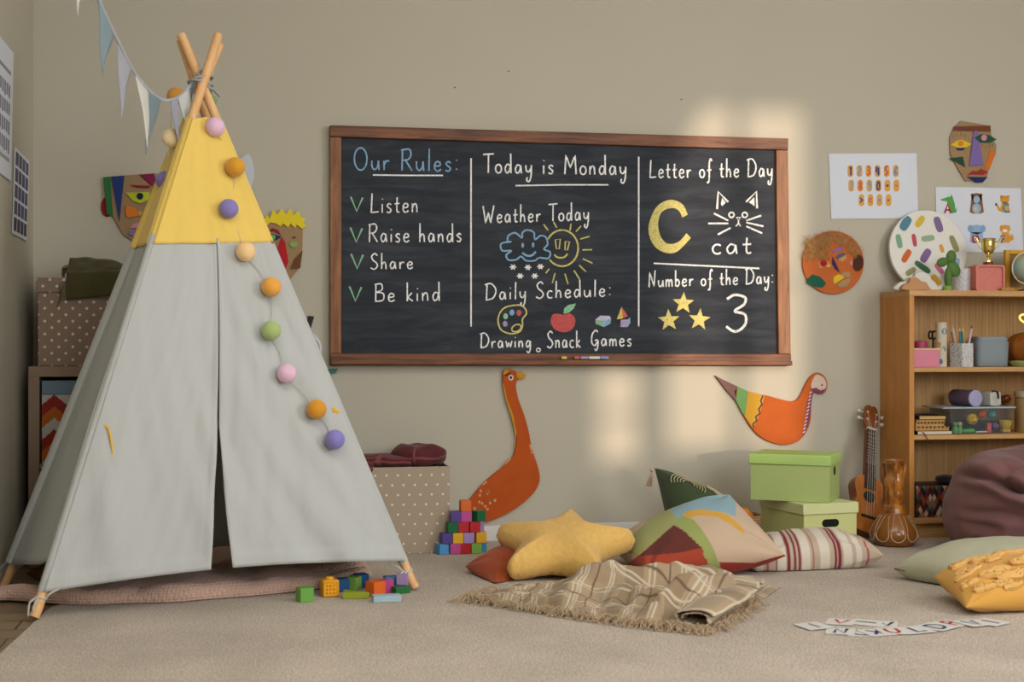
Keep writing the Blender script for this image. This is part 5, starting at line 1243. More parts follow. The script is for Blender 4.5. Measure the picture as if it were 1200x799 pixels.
# folds of the gathered top, laid out on the bag in metres: across, height
FOLD = [[(-.335, .335), (-.26, .315), (-.20, .275), (-.12, .245), (-.02, .235), (.10, .215)], [(-.20, .275), (-.24, .320), (-.20, .365), (-.08, .40)], [(-.16, .265), (-.08, .315), (.02, .33)], [(-.10, .245), (-.03, .285), (.06, .29)], [(-.33, .17), (-.26, .185), (-.20, .175)], [(-.34, .13), (-.27, .125)], [(-.30, .06), (-.22, .07), (-.15, .05)]]
def bag(u, v):
    a = 2*pi*u; ph = pi*(v-.5); s_ = sin(ph); c_ = max(0, cos(ph))
    d = V(cos(a), sin(a), 0)
    R0 = .372*(c_**.27)*(1+.05*sin(a*3+1)*.6)
    z = .198+.198*(abs(s_)**.85)*(1 if s_ > 0 else -1)
    R0 *= 1-.10*sm(.10, .36, z)
    p = V(bgc.x, bgc.y, z)+d*R0
    n = V(d.x*c_, d.y*c_, s_).normalized()
    q = (p-V(bgc.x, bgc.y, 0)); w = q.dot(RT); front = sm(.1, -.15, q.dot(FW))
    for i, P in enumerate(FOLD):
        D = pdist(w, z, P); k = (.034 if i < 4 else .012)
        p -= n*(k*exp(-(D/.016)**2)*front); p += n*(k*.55*exp(-((D-.034)/.022)**2)*front)
    p += n*(.012*nz(p.x*5, p.y*5, p.z*6)+.007*nz(p.x*11, p.y*11, p.z*15)+.020*(1-2.5*abs(nz(p.x*3.5+2, p.y*3.5, p.z*4)))*sm(.25, .4, z))
    p.z *= 1+.10*(p-V(bgc.x, bgc.y, 0)).dot(RT)/.35*sm(.15, .38, p.z)
    if p.z < .006: p.z = .006
    return p
tag(M().grid(bag, 200, 130).build('bean_bag', fabric('#775150', var=.06, bump=.3), angle=180, weld=True), 'mauve brown bean bag chair in front of the bookcase', 'bean bag')
sg4 = [T(1049, 667, 4.84), T(1130, 645, 4.96), T(1330, 650, 4.78), T(1122, 683, 4.64)]
sgt = thing('sage_cushion', 'pale sage green cushion on the carpet before the bean bag', 'cushion', (sg4[0]+sg4[2])/2); sgt.location.z = 0
quad_cushion(sg4, .17, None, seed=21, wr=.007, pinch=.03, pw=.42, n=50).build('cover', fabric('#a8a68c', var=.05), sgt, angle=180, weld=True, doubles=2e-4)
def rim(c4, t):
    i = int(t) % 4; f = t-int(t); a, b = 2*f-1, 1; p = lerp(c4[i], c4[(i+1) % 4], .5+.5*a*(1-.0)); c = sum(c4, V(0, 0, 0))/4; q = p+(c-p)*(.06*(1-a*a)); q.z = max(q.z, .006); return q
M().tube([rim(sg4, k/20) for k in range(80)], .0042, 6, closed=True).build('piping', fabric('#6d6a52'), sgt)
tc4 = [T(1094, 676, 4.46), T(1225, 654, 4.58), T(1345, 690, 4.28), T(1132, 712, 4.18)]
tcu = thing('tufted_cushion', 'mustard cushion with raised tufted pattern at the right edge', 'cushion', (0, 0, 0)); cc = sum(tc4, V(0, 0, 0))/4; tcu.location = (cc.x, cc.y, 0)
quad_cushion(tc4, .15, None, n=60, pinch=.04, pw=.45, wr=.005, seed=31).build('cover', fabric('#cf9a46', var=.06), tcu, angle=180, weld=True, doubles=2e-4)
tN = ((tc4[1]-tc4[0]).cross(tc4[3]-tc4[0])).normalized(); tN = tN if tN.z > 0 else -tN
def on_tuft(u, v, off=0):
    a, b = 2*u-1, 2*v-1; uu = .5+.5*a*(1-.04*(1-b*b)); vv = .5+.5*b*(1-.04*(1-a*a)); k = max(0, (1-a*a)*(1-b*b))
    p = lerp(lerp(tc4[0], tc4[1], uu), lerp(tc4[3], tc4[2], uu), vv); q = p+tN*(.075*k**.45+off); q.z = max(q.z, .006); return q
m = M(); random.seed(12)
for (cu, cv, rr) in ((.16, .18, .08), (.10, .48, .07), (.34, .30, .10), (.30, .74, .13), (.55, .58, .12), (.58, .18, .10), (.80, .35, .11), (.80, .78, .12), (.12, .86, .05), (.27, .90, .07), (.50, .88, .08), (.72, .93, .06), (.05, .70, .05)):
    path = [(cu+rr*cos(t)*(1+.4*sin(3*t+cu*9)), cv+rr*.75*sin(t)*(1+.3*cos(2*t+cv*7))) for t in [2*pi*k/26*.82 for k in range(27)]]
    for lane in (0, 1, 2):
        P = [on_tuft(min(.97, max(.03, cu+(x-cu)*(1-.28*lane))), min(.97, max(.03, cv+(y-cv)*(1-.28*lane))), .003+.006*abs(nz(x*60, y*60, lane))) for x, y in path]
        m.tube(P, lambda s, c=cu: .0085*(1+.55*nz(s*38, c*9, 1)), 6)
m.build('tufted_pattern', mat('#d6a862', .95, bump=1.0, scale=110, var=.18, vscale=80), tcu)

# ------------------------------------------------------------------ letter cards on the carpet
def card(label, px, py, rot, glyph, hexc, w=.080, h=.088, z=0):
    c = F(px, py); c.z = .0012+z; R_ = rz(rot); m = M(); tilt = ry(.02*sin(px))
    m.box(c, (w, h, .0012), R_ @ tilt, RGB('#cfcdc8'))
    gw, st = G[glyph]
    for kind, pts in st:
        P = [Vector(p) for p in ([tuple(q)[:2] for q in spline([(*p, 0) for p in pts], 5)] if kind == 's' else pts)]
        P = [V((p[0]-gw/2+.05)*w*.8, (p[1]-.5)*h*.66, 0) for p in P]; n = len(P); L = []; Rr = []
        for i in range(n):
            d = P[min(i+1, n-1)]-P[max(i-1, 0)]; d = d.normalized() if d.length > 1e-6 else V(1, 0, 0); q = V(-d.y, d.x, 0)*.0052; L.append(P[i]+q); Rr.append(P[i]-q)
        m.add([c+R_ @ tilt @ (p+V(0, 0, .0011)) for p in L+Rr], [(i, i+1, n+i+1, n+i) for i in range(n-1)], RGB(hexc))
    tag(m.build('letter_card', painted(.6), smooth=False), label, 'card', 'letter cards on the carpet')
G['A'] = (.7, [('l', [(.02, 0), (.33, 1), (.64, 0)]), ('l', [(.14, .36), (.52, .36)])]); G['I'] = (.2, [('l', [(.1, 0), (.1, 1)])]); G['V'] = (.7, [('l', [(.02, 1), (.33, 0), (.64, 1)])])
G['X'] = (.7, [('l', [(.02, 0), (.62, 1)]), ('l', [(.02, 1), (.62, 0)])]); G['U'] = (.7, [('s', [(.05, 1), (.06, .3), (.3, 0), (.54, .3), (.56, 1)])]); G['P'] = (.6, [('l', [(.06, 0), (.06, 1)]), ('s', [(.06, .98), (.45, .98), (.5, .65), (.06, .48)])])
NV, RD = '#2c3560', '#b02a35'
for a in ((('white letter card with pale printed lines, leftmost on the carpet', 953, 735.5, .20, 'I', '#6e6e78')), ('white letter card with a red letter, overlapping above the N card', 985, 730, -.55, 'V', RD), ('white letter card with a dark N, second from the left at the front', 985, 741, -.45, 'N', NV),
          ('white letter card with a dark O near the left of the front row', 1008, 742.5, -.25, 'O', NV), ('white letter card with a dark letter between O and the red U cards', 1027, 742.5, .10, 'X', NV), ('thin tilted card with a dark stroke behind the front row', 1015, 731, .9, 'I', NV),
          ('white letter card with a dark letter, behind the front row', 1035, 732, -.45, 'W', NV), ('white letter card with a red U in the front row', 1046, 741.5, -.1, 'U', RD), ('white letter card with a dark letter right of the red U', 1073, 740, .15, 'L', NV),
          ('white letter card with a dark J shaped letter right of centre', 1097, 736.5, .55, 'D', NV), ('white letter card with a red letter, third from the right', 1114, 732, .5, 'P', RD), ('white letter card with a dark V, second from the right', 1139, 732, .30, 'V', NV),
          ('white letter card with a dark letter, rightmost on the carpet', 1160, 731, .5, 'I', NV)):
    card(*a, z=.0016*(int(a[1]) % 3))
# ------------------------------------------------------------------ bookcase
KX0, KX1, KY0, KY1, KZ = 2.679, 3.49, 5.43, 5.705, 1.031
bk_t = thing('bookcase', 'oak veneer bookcase with open shelves at the right of the wall', 'bookcase', ((KX0+KX1)/2, (KY0+KY1)/2, 0))
OAKV = wood('#a56f32', '#be8544', (22, 5, 1.4), .45, 3, .05, 1.15); OAKH = wood('#a87c48', '#c49a66', (1.4, 5, 22), .45, 3, .05, 1.1); OAKB = wood('#9a7646', '#bd9763', (40, 4, 1.1), .55, 3, .05, 1.15); OAKE = mat('#b58a58', .5, var=.04)
def bp(name, lo, hi, m, bev=.0012): return M().lohi(lo, hi).build(name, m, bk_t, bevel=bev)
tk = .022
bp('side_panel', (KX0, KY0, 0), (KX0+tk, KY1, KZ-.024), OAKV); bp('side_panel', (KX1-tk, KY0, 0), (KX1, KY1, KZ-.024), OAKV)
bp('top_panel', (KX0, KY0, KZ-.024), (KX1, KY1, KZ), OAKH); bp('back_panel', (KX0+tk, KY1-.008, .05), (KX1-tk, KY1, KZ-.024), OAKB)
SH = (.711, .430, .083)
for z in SH: bp('shelf', (KX0+tk, KY0+.003, z-.020), (KX1-tk, KY1-.008, z), OAKH)
bp('kick_plate', (KX0+tk, KY0+.03, 0), (KX1-tk, KY0+.042, .063), OAKH)
def K(px, y=5.50): d = ray(px, 400); return (EYEP+d*(y/d.y)).x      # x of a picture column at depth y
def Sc(px, y): d = ray(px, 400); return FPX/(y/d.y)                 # pixels per metre there

# ---- on top
top = KZ
# round board leaning on the wall
rw = thing('terrazzo_board', 'large round white board with coloured dabs leaning on the wall above the bookcase', 'decoration', (K(1091, 5.62), 5.62, top))
br_ = .178; tilt = radians(8); bcx = K(1091, 5.62); Rb = rx(-tilt)
bcen = V(bcx, 5.648, top+br_*cos(tilt)+.002)
def BW(x, y, z=0): return bcen+Rb @ V(x, -z, y)
M().prism([BW(x, y, -.012) for x, y in ell(0, 0, br_, br_, n=64)], Rb @ V(0, -.016, 0)).build('board', mat('#dedcd4', .6), rw, bevel=.002)
def zr(x, y): return ((1030+x/4.7-1091)/275*.993, -(240+y/4.7-297)/275)
dabs = [(160, 115, 25, 45, 35, '#4f7f96'), (247, 103, 18, 38, 40, '#d2b13c'), (358, 118, 22, 45, -15, '#7d6490'), (114, 217, 17, 40, -8, '#7ea486'), (206, 210, 13, 36, -6, '#b84f58'), (289, 198, 17, 40, 82, '#8fac88'), (446, 227, 18, 50, -20, '#8e8f5e'),
        (152, 300, 18, 42, 35, '#c9622c'), (268, 297, 22, 44, 35, '#7d6490'), (245, 362, 17, 52, -55, '#3c6f50'), (345, 370, 15, 34, -40, '#bf6a86'), (455, 330, 17, 22, 10, '#8ea6c4'), (172, 388, 16, 34, 60, '#8e8f62'), (322, 435, 20, 36, -40, '#cfa03a'), (368, 255, 12, 24, -15, '#cf9a48')]
for x, y, a, b, r, h in dabs:
    cx, cy = zr(x, y); k = 1/4.7/275
    P = [(cx+px_, cy+py_) for px_, py_ in [(q[0], q[1]) for q in ell(0, 0, a*k, b*k, 0, 20)]]
    rr = -radians(r); P = []
    for t in range(24):
        an = 2*pi*t/24; ca, sa_ = cos(an), sin(an); sq = (abs(ca)**3.4+abs(sa_)**3.4)**(-1/3.4); x_, y_ = a*k*ca*sq, b*k*sa_*sq
        P.append((cx+x_*cos(rr)-y_*sin(rr), cy+x_*sin(rr)+y_*cos(rr)))
    P = [(x_, y_) for x_, y_ in P if x_*x_+y_*y_ < (br_*.985)**2]
    if len(P) > 6: M().prism([BW(x_, y_, .0042) for x_, y_ in P], Rb @ V(0, -.0008, 0)).build('painted_dab', mat(h, .7), rw, smooth=False)
# cloud ornament
y_ = 5.47; s = 1/Sc(1075, y_)
def Y(px, py, y): return AY(px, py, y)
cl_ = thing('cloud_ornament', 'white and wooden cloud ornament at the left end of the bookcase top', 'ornament', (K(1072, y_), y_, top))
def flat(pts, y, th, name, m, par, bev=.002, base=None):
    P = [AY(a, b, y) for a, b in pts]; mn = min(p.z for p in P); dz = (base if base is not None else top+.0006)-mn
    P = [p+V(0, 0, dz) for p in P]; return M().prism(P, (0, th, 0)).build(name, m, par, bevel=bev)
def zt(pts): return [(1030+a/4.7, 240+b/4.7) for a, b in pts]
sp2 = lambda pts, k=5: [tuple(p)[:2] for p in spline([(*p, 0) for p in pts], k, True)]
flat(sp2(zt([(100, 472), (102, 445), (125, 428), (150, 425), (165, 405), (195, 398), (205, 380), (240, 372), (275, 388), (290, 415), (310, 430), (325, 455), (325, 472)])), y_+.012, .025, 'cloud', mat('#cfccc4', .6), cl_)
flat(sp2(zt([(135, 472), (140, 445), (165, 435), (175, 410), (205, 403), (235, 425), (260, 432), (275, 455), (278, 472)])), y_-.012, .022, 'wooden_cloud', mat('#b8875a', .6, var=.06), cl_)
# cactus
y_ = 5.48
ca_ = thing('cactus_ornament', 'green paddle cactus ornament in front of the round board', 'ornament', (K(1111, y_), y_, top))
CG = mat('#4d7030', .6, var=.15, vscale=30, bump=.2, scale=90)
for x, y, a, b, r in ((382, 405, 22, 62, 0), (350, 318, 36, 26, -18), (398, 288, 30, 37, 8), (412, 355, 36, 48, -32)):
    c_ = AY(1030+x/4.7, 240+y/4.7, y_); k = 1/4.7/Sc(1111, y_)
    M().ball(c_, 1, 22, None, ry(radians(r)), (a*k, .012 if y < 390 else .016, b*k)).build('pad', CG, ca_)
M().lathe([(.018, 0), (.020, .004), (.019, .018), (.015, .020)], (K(1110, y_), y_, top+.0006), None, 20).build('base', mat('#7fa04a', .5), ca_)
# textured white pot
y_ = 5.565; pc_ = V(K(1127.5, y_), y_, top+.0006)
pt = thing('textured_pot', 'white pot with raised diamond texture beside the pink clock', 'pot', pc_)
def pot(u, v):
    a = 2*pi*u; r = .040+.004*v; d = abs(((u*14+v*4) % 1)-.5)+abs(((u*14-v*4) % 1)-.5); return pc_+V((r+.003*d)*cos(a), (r+.003*d)*sin(a), v*.096)
thick(M().grid(pot, 140, 40).build('pot_wall', mat('#c4c6c8', .4), pt, angle=180, weld=True), .004); M().lathe([(.038, 0), (.0385, .006), (.00001, .006)], pc_, None, 24).build('pot_base', mat('#c4c6c8', .4), pt)
# pink alarm clock
y_ = 5.475
ck = thing('alarm_clock', 'square pink alarm clock under the trophy', 'clock', (K(1159, y_), y_, top)); PK = mat('#c46c5c', .5)
x0, x1 = K(1143.5, y_), K(1177.5, y_); hz = 30.5/Sc(1159, y_)
cc = V((x0+x1)/2, y_+.025, top+hz/2+.0006); Rk = rz(-.0)
m = M(); w_ = x1-x0
rr = arc(w_/2-.012, hz/2-.012, .012, .012, 0, 90, 6)+arc(-w_/2+.012, hz/2-.012, .012, .012, 90, 180, 6)+arc(-w_/2+.012, -hz/2+.012, .012, .012, 180, 270, 6)+arc(w_/2-.012, -hz/2+.012, .012, .012, 270, 360, 6)
M().prism([cc+V(x, -.018, y) for x, y in rr], (0, .06, 0)).build('case', PK, ck, bevel=.003)
m = M()
k = len(rr); inn = [(x*.86, y*.86) for x, y in rr]
m.add([cc+V(x, -.028, y) for x, y in rr]+[cc+V(x, -.028, y) for x, y in inn]+[cc+V(x, -.017, y) for x, y in rr]+[cc+V(x, -.017, y) for x, y in inn],
      [(i, (i+1) % k, k+(i+1) % k, k+i) for i in range(k)]+[(i, 2*k+i, 2*k+(i+1) % k, (i+1) % k) for i in range(k)]+[(k+i, k+(i+1) % k, 3*k+(i+1) % k, 3*k+i) for i in range(k)])
m.build('bezel', mat('#cb7a68', .5), ck)
M().prism([cc+V(x, -.0178, y) for x, y in inn], (0, -.001, 0)).build('dial', mat('#c9776b', .6), ck)
GLD = mat('#d9b468', .3, metal=.8)
m = M(); m.tube([cc+V(.0, -.021, 0), cc+V(.022, -.021, .026)], .0011, 6); m.build('minute_hand', GLD, ck); m = M(); m.tube([cc+V(0, -.0225, 0), cc+V(-.018, -.0225, -.026)], .0013, 6); m.build('hour_hand', GLD, ck)
m = M(); m.ball(cc+V(0, -.0225, 0), .0028, 10); m.build('hub', GLD, ck)
# trophy
tz = top+hz+.0012; tc_ = V(K(1158, 5.505), 5.505, tz)
tr = thing('trophy', 'small gold trophy cup standing on the pink alarm clock', 'trophy', tc_); GO = mat('#dccb7c', .2, metal=1.0, gain=1.15)
M().lathe([(.021, 0), (.021, .012), (.019, .013)], tc_, None, 24).build('base', mat('#7a2f22', .4), tr)
M().lathe([(.017, .013), (.016, .020), (.008, .026), (.006, .032), (.010, .036), (.006, .040), (.008, .046), (.018, .052), (.026, .062), (.028, .085), (.029, .108), (.033, .112), (.031, .112), (.026, .085), (.00001, .06)], tc_, None, 32).build('cup', GO, tr)
for s_ in (-1, 1): M().tube(spline([tc_+V(s_*x, 0, z) for x, z in ((.026, .068), (.042, .078), (.055, .102), (.062, .118), (.053, .112), (.046, .100), (.029, .098))]), .0024, 8).build('handle', GO, tr)
# framed yellow box with globe
y_ = 5.56
fr_ = thing('yellow_frame', 'yellow wooden frame standing behind the globe at the right edge', 'picture frame', (K(1205, y_), y_, top)); YW = mat('#cf9a2c', .5)
x0 = K(1179, y_); hz2 = 49/Sc(1190, y_); wd = .20; z0 = top+.0006
for lo, hi in (((x0, z0), (x0+.018, z0+hz2)), ((x0+wd-.018, z0), (x0+wd, z0+hz2)), ((x0+.018, z0+hz2-.018), (x0+wd-.018, z0+hz2)), ((x0+.018, z0), (x0+wd-.018, z0+.018))):
    M().lohi((lo[0], y_, lo[1]), (hi[0], y_+.022, hi[1])).build('frame_bar', YW, fr_, bevel=.002)
M().lohi((x0+.018, y_+.012, z0+.018), (x0+wd-.018, y_+.018, z0+hz2-.018)).build('picture', mat('#9c7a48', .7, var=.15, vscale=9), fr_)
gl = thing('globe', 'small pale blue globe on a stand at the right end of the bookcase top', 'globe', (K(1202, 5.48), 5.48, top)); gcn = V(K(1203, 5.48), 5.48, top+.098)
def globe_mat():
    m, nt, b = new_mat('globe_map'); n = nd(nt, 'ShaderNodeTexNoise', i_Scale=22, i_Detail=3); lk(nt, coords(nt), n.inputs['Vector']); r = nd(nt, 'ShaderNodeValToRGB'); e = r.color_ramp.elements
    e[0].position, e[1].position = .50, .55; e[0].color, e[1].color = (*RGB('#8faeb0'), 1), (*RGB('#a9a87c'), 1); lk(nt, n.outputs['Fac'], r.inputs['Fac']); lk(nt, r.outputs['Color'], b.inputs['Base Color']); b.inputs['Roughness'].default_value = .35; return m
M().ball(gcn, .058, 36).build('sphere', globe_mat(), gl)
M().tube([gcn+V(.066*cos(radians(a)), .0, .066*sin(radians(a))) for a in range(66, 300, 8)], .0032, 8).build('meridian', mat('#c9c2ae', .4), gl)
M().lathe([(.036, .0006), (.036, .006), (.012, .012), (.008, .034)], (gcn.x, 5.48, top), None, 24).build('stand', mat('#2b3f7a', .5), gl)
o = M().lohi((K(1173, 5.45), 5.445, top+.0006), (K(1188, 5.45), 5.465, top+.014)).build('wooden_block', mat('#b07c3c', .55, var=.1), bevel=.0015); tag(o, 'small flat wooden block on the bookcase top in front of the clock', 'block')

# ---- first shelf
z1 = SH[0]+.0006
def bx(name, lo, hi, m, par, bev=.002): return M().lohi(lo, hi).build(name, m, par, bevel=bev)
y_ = 5.45; xa, xb = KX0+tk+.002, K(1101, y_); S_ = Sc(1090, y_)
pk = thing('pink_box', 'pink open box with pale yellow rim at the left of the upper shelf', 'box', ((xa+xb)/2, 5.52, z1)); PKM = mat('#cf7f92', .6); PKR = mat('#d3bd8c', .6); hb = 22/S_
bx('front_panel', (xa, y_, z1), (xb, y_+.005, z1+hb-.006), PKM, pk, .001); bx('back_panel', (xa, 5.60, z1), (xb, 5.605, z1+hb-.006), PKM, pk, .001)
bx('side_panel', (xa, y_+.005, z1), (xa+.005, 5.60, z1+hb-.006), PKM, pk, .001); bx('side_panel', (xb-.005, y_+.005, z1), (xb, 5.60, z1+hb-.006), PKM, pk, .001); bx('base_panel', (xa+.005, y_+.005, z1), (xb-.005, 5.60, z1+.005), PKM, pk, .001)
m = M(); 
for lo, hi in (((xa, y_-.001), (xb, y_+.007)), ((xa, 5.598), (xb, 5.606)), ((xa, y_+.007), (xa+.007, 5.598)), ((xb-.007, y_+.007), (xb, 5.598))): m.lohi((*lo, z1+hb-.006), (*hi, z1+hb))
m.build('rim', PKR, pk)
ct = V(K(1078.5, 5.52), 5.52, z1+hb-.035); o = M().lathe([(.030, 0), (.030, .045), (.028, .050), (.012, .052), (.00001, .052)], ct, None, 28).build('round_tin', mat('#a3345a', .45)); o.location.z = z1+.0056; tag(o, 'magenta round tin poking out of the pink box', 'tin')
for v_ in o.data.vertices: v_.co.z *= 2.0
ct = V(K(1092, 5.53), 5.53, z1+.0056); tp_ = thing('scissors', 'black handled scissors standing in the pink box', 'scissors', ct)
for dx, r in ((-.006, .009), (.014, .011)): M().tube([ct+V(dx+r*cos(a), .004*dx*50, .128+.016*sin(a)) for a in [2*pi*k/16 for k in range(16)]], .0042, 8, closed=True).build('handle', mat('#1c1a1c', .5), tp_)
M().lohi((ct.x-.002, ct.y-.006, ct.z), (ct.x+.005, ct.y-.0045, ct.z+.118)).build('blade', mat('#a8a8aa', .3, metal=1), tp_); M().lohi((ct.x+.001, ct.y-.004, ct.z), (ct.x+.009, ct.y-.0025, ct.z+.118)).build('blade', mat('#a8a8aa', .3, metal=1), tp_)
y_ = 5.485; tcx = K(1103, y_); tb = thing('patterned_tube', 'tall cream cardboard tube with blue dots on the upper shelf', 'tube', (tcx, y_, z1))
Rr = 6.4/Sc(1103, y_); H = 52/Sc(1103, y_); M().lathe([(Rr, 0), (Rr, H), (Rr*.96, H), (Rr*.96, .004), (.00001, .004)], (tcx, y_, z1), None, 32).build('tube_body', mat('#c5baa5', .7, var=.05), tb)
def on_cyl(c, R, a0, z, pts, k): return [c+V((R+.0006)*sin(a0+x*k/R), -(R+.0006)*cos(a0+x*k/R), z+y*k) for x, y in pts]
for a0, zf__, pts, h in ((.15, .80, ell(0, 0, 1, 1.1, n=16), '#5c7c94'), (.1, .41, [(-1.2, .1), (.3, -1), (1.2, 0), (-.2, 1)], '#7f907a'), (-.9, .5, ell(0, 0, .8, .9, n=12), '#b48a5a'), (-.6, .12, ell(0, 0, .8, .9, n=12), '#5c7c94')):
    P = on_cyl(V(tcx, y_, z1), Rr, a0, H*zf__, pts, .0125); M().prism(P, V(sin(a0), -cos(a0), 0)*.0006).build('printed_dot', mat(h, .7), tb, smooth=False)
# square brush pot with terrazzo print
y_ = 5.475; bc_ = V(K(1128.5, y_), y_+.012, z1); Rq = rz(-.42*0+radians(20)); hb_ = 27.5/Sc(1128, y_); w_ = .066
bpz = thing('brush_pot', 'square terrazzo printed pot of brushes and pencils on the upper shelf', 'pot', bc_)
def terra():
    m, nt, b = new_mat('terrazzo'); vo = nd(nt, 'ShaderNodeTexVoronoi', i_Scale=120); lk(nt, coords(nt), vo.inputs['Vector']); lt = nd(nt, 'ShaderNodeMath', operation='LESS_THAN'); lt.inputs[1].default_value = .27; lk(nt, vo.outputs['Distance'], lt.inputs[0])
    mx = nd(nt, 'ShaderNodeMix', data_type='RGBA'); mx.inputs[6].default_value = (*RGB('#c9c9c8'), 1); mx.inputs[7].default_value = (*RGB('#4a4a4c'), 1); lk(nt, lt.outputs[0], mx.inputs[0]); lk(nt, mx.outputs[2], b.inputs['Base Color']); b.inputs['Roughness'].default_value = .6; return m
TZ = terra(); m = M()
for lo, hi in (((-w_/2, -w_/2, 0), (w_/2, -w_/2+.004, hb_)), ((-w_/2, w_/2-.004, 0), (w_/2, w_/2, hb_)), ((-w_/2, -w_/2+.004, 0), (-w_/2+.004, w_/2-.004, hb_)), ((w_/2-.004, -w_/2+.004, 0), (w_/2, w_/2-.004, hb_)), ((-w_/2+.004, -w_/2+.004, 0), (w_/2-.004, w_/2-.004, .004))):
    lo, hi = V(*lo), V(*hi); m.box(bc_+Rq @ ((lo+hi)/2), hi-lo, Rq)
m.build('pot_body', TZ, bpz)
random.seed(6)
for i, (dx, dy, tl, h, lab, kind) in enumerate(((-.020, .006, -.20, '#a2603e', 'brush with broad brown handle leaning left in the terrazzo pot', 'paint_brush'), (-.012, -.010, -.10, '#3d7d78', 'teal pencil in the terrazzo pot, left of the middle', 'pencil'), (-.004, .010, -.16, '#cfd3cf', 'white pencil leaning left in the terrazzo pot', 'pencil'), (.002, -.006, -.06, '#2d6b60', 'dark green marker upright in the terrazzo pot', 'marker'),
        (.010, .012, .10, '#c9a05a', 'ochre pencil leaning right in the terrazzo pot', 'pencil'), (.014, -.012, .16, '#cfa9a8', 'pale pink marker leaning right in the terrazzo pot', 'marker'), (.020, .004, .30, '#b0405c', 'crimson pencil leaning furthest right in the terrazzo pot', 'pencil'))):
    a = bc_+Rq @ V(dx*.6, dy, .0055); d = V(sin(tl), .04*(-1)**i, cos(tl)).normalized(); L = hb_+.035+.012*((i*7) % 3)
    st = thing(kind, lab, kind.replace('_', ' '), a, 'pencils and brushes in the pot')
    M().tube([a, a+d*L], .0036 if kind != 'marker' else .0052, 8).build('shaft', mat(h, .5), st); M().tube([a+d*L, a+d*(L+.008), a+d*(L+.013)], lambda s: .0035*(1-.85*s), 8).build('tip', mat('#c8b69a' if kind == 'pencil' else '#3c3430', .6), st)
# grey container
y_ = 5.50; x0, x1 = K(1142.5, y_), K(1181.5, y_); gx = (x0+x1)/2; rw_ = (x1-x0)/2; hg = 35/Sc(1160, y_)
gb_ = thing('grey_container', 'grey lidded tub on the upper shelf', 'container', (gx, y_+.03, z1)); GM = mat('#7f8b90', .5)
def rsq(a, w, d): c_, s_ = cos(a), sin(a); k = (abs(c_)**5+abs(s_)**5)**-.2; return c_*k*w, s_*k*d
def tub(prof): 
    def f(u, v):
        i = v*(len(prof)-1); j = int(min(i, len(prof)-2)); q = lerp(Vector(prof[j]), Vector(prof[j+1]), i-j); x, y = rsq(2*pi*u, rw_*q.x, .062*q.x); return V(gx+x, y_+.035+y, z1+q.y)
    return f
M().grid(tub([(.001, .0), (.90, 0), (.95, .003), (1.0, hg-.022)]), 48, 12).build('tub_body', GM, gb_, angle=50); M().grid(tub([(1.0, hg-.022), (.99, hg-.021), (.94, hg-.018), (.93, hg-.004), (.9, hg), (.001, hg)]), 48, 15).build('lid', mat('#7d8890', .5), gb_, angle=50)
# brown leathery ball-shaped bag / gourd at the right edge, neon lamp
y_ = 5.59; px_c = 1204; cg = V(K(px_c, y_), y_, z1+.073); gd_ = thing('wooden_gourd', 'round orange brown wooden gourd at the right end of the upper shelf', 'decoration', (cg.x, y_, z1))
def gourd(u, v):
    a = 2*pi*u; ph = pi*(v-.5); r = .093*(1+.03*cos(a*9)); return cg+V(cos(ph)**.8*cos(a)*r if cos(ph) > 0 else 0, cos(ph)**.8*sin(a)*r if cos(ph) > 0 else 0, sin(ph)*.073)
M().grid(gourd, 72, 30).build('gourd_body', wood('#7a4314', '#a8641f', (30, 30, 3), .5, 3, .2), gd_, angle=180, weld=True); M().tube(spline([cg+V(0, 0, .070), cg+V(-.004, 0, .082), cg+V(-.010, .002, .090)]), .006, 8).build('stem', mat('#6a3c18', .7), gd_)
dp = V(K(1200, 5.47), 5.47, z1); o = M().lathe([(.001, 0), (.048, 0), (.058, .012), (.060, .024), (.056, .024), (.052, .014), (.001, .006)], dp, None, 32).build('shallow_dish', mat('#8f9a5e', .45)); tag(o, 'pale green shallow dish at the right end of the upper shelf', 'dish')
ny = 5.44
ne = thing('neon_lamp', 'yellow glowing neon loop lamp standing on the upper shelf at the right edge', 'lamp', (K(1216, ny), ny, z1))
m_, nt_, b_n = new_mat('neon_tube'); b_n.inputs['Base Color'].default_value = (*RGB('#e8c85a'), 1); b_n.inputs['Emission Color'].default_value = (1, .72, .18, 1); b_n.inputs['Emission Strength'].default_value = 1.1
M().tube(spline([AY(1230, 392, ny), AY(1206, 381, ny), AY(1197, 376, ny), AY(1195, 371.5, ny), AY(1199, 369, ny), AY(1210, 369, ny), AY(1226, 373, ny), AY(1236, 385, ny)], 8, True), .0042, 10, closed=True).build('neon_tube', m_, ne)
pst = AY(1232, 391, ny); M().tube([V(pst.x, ny, z1+.01), V(pst.x, ny, pst.z)], .004, 8).build('post', mat('#b59a60', .5), ne); M().lathe([(.03, 0), (.03, .01), (.00001, .01)], (pst.x, ny, z1), None, 20).build('base', mat('#b59a60', .5), ne)

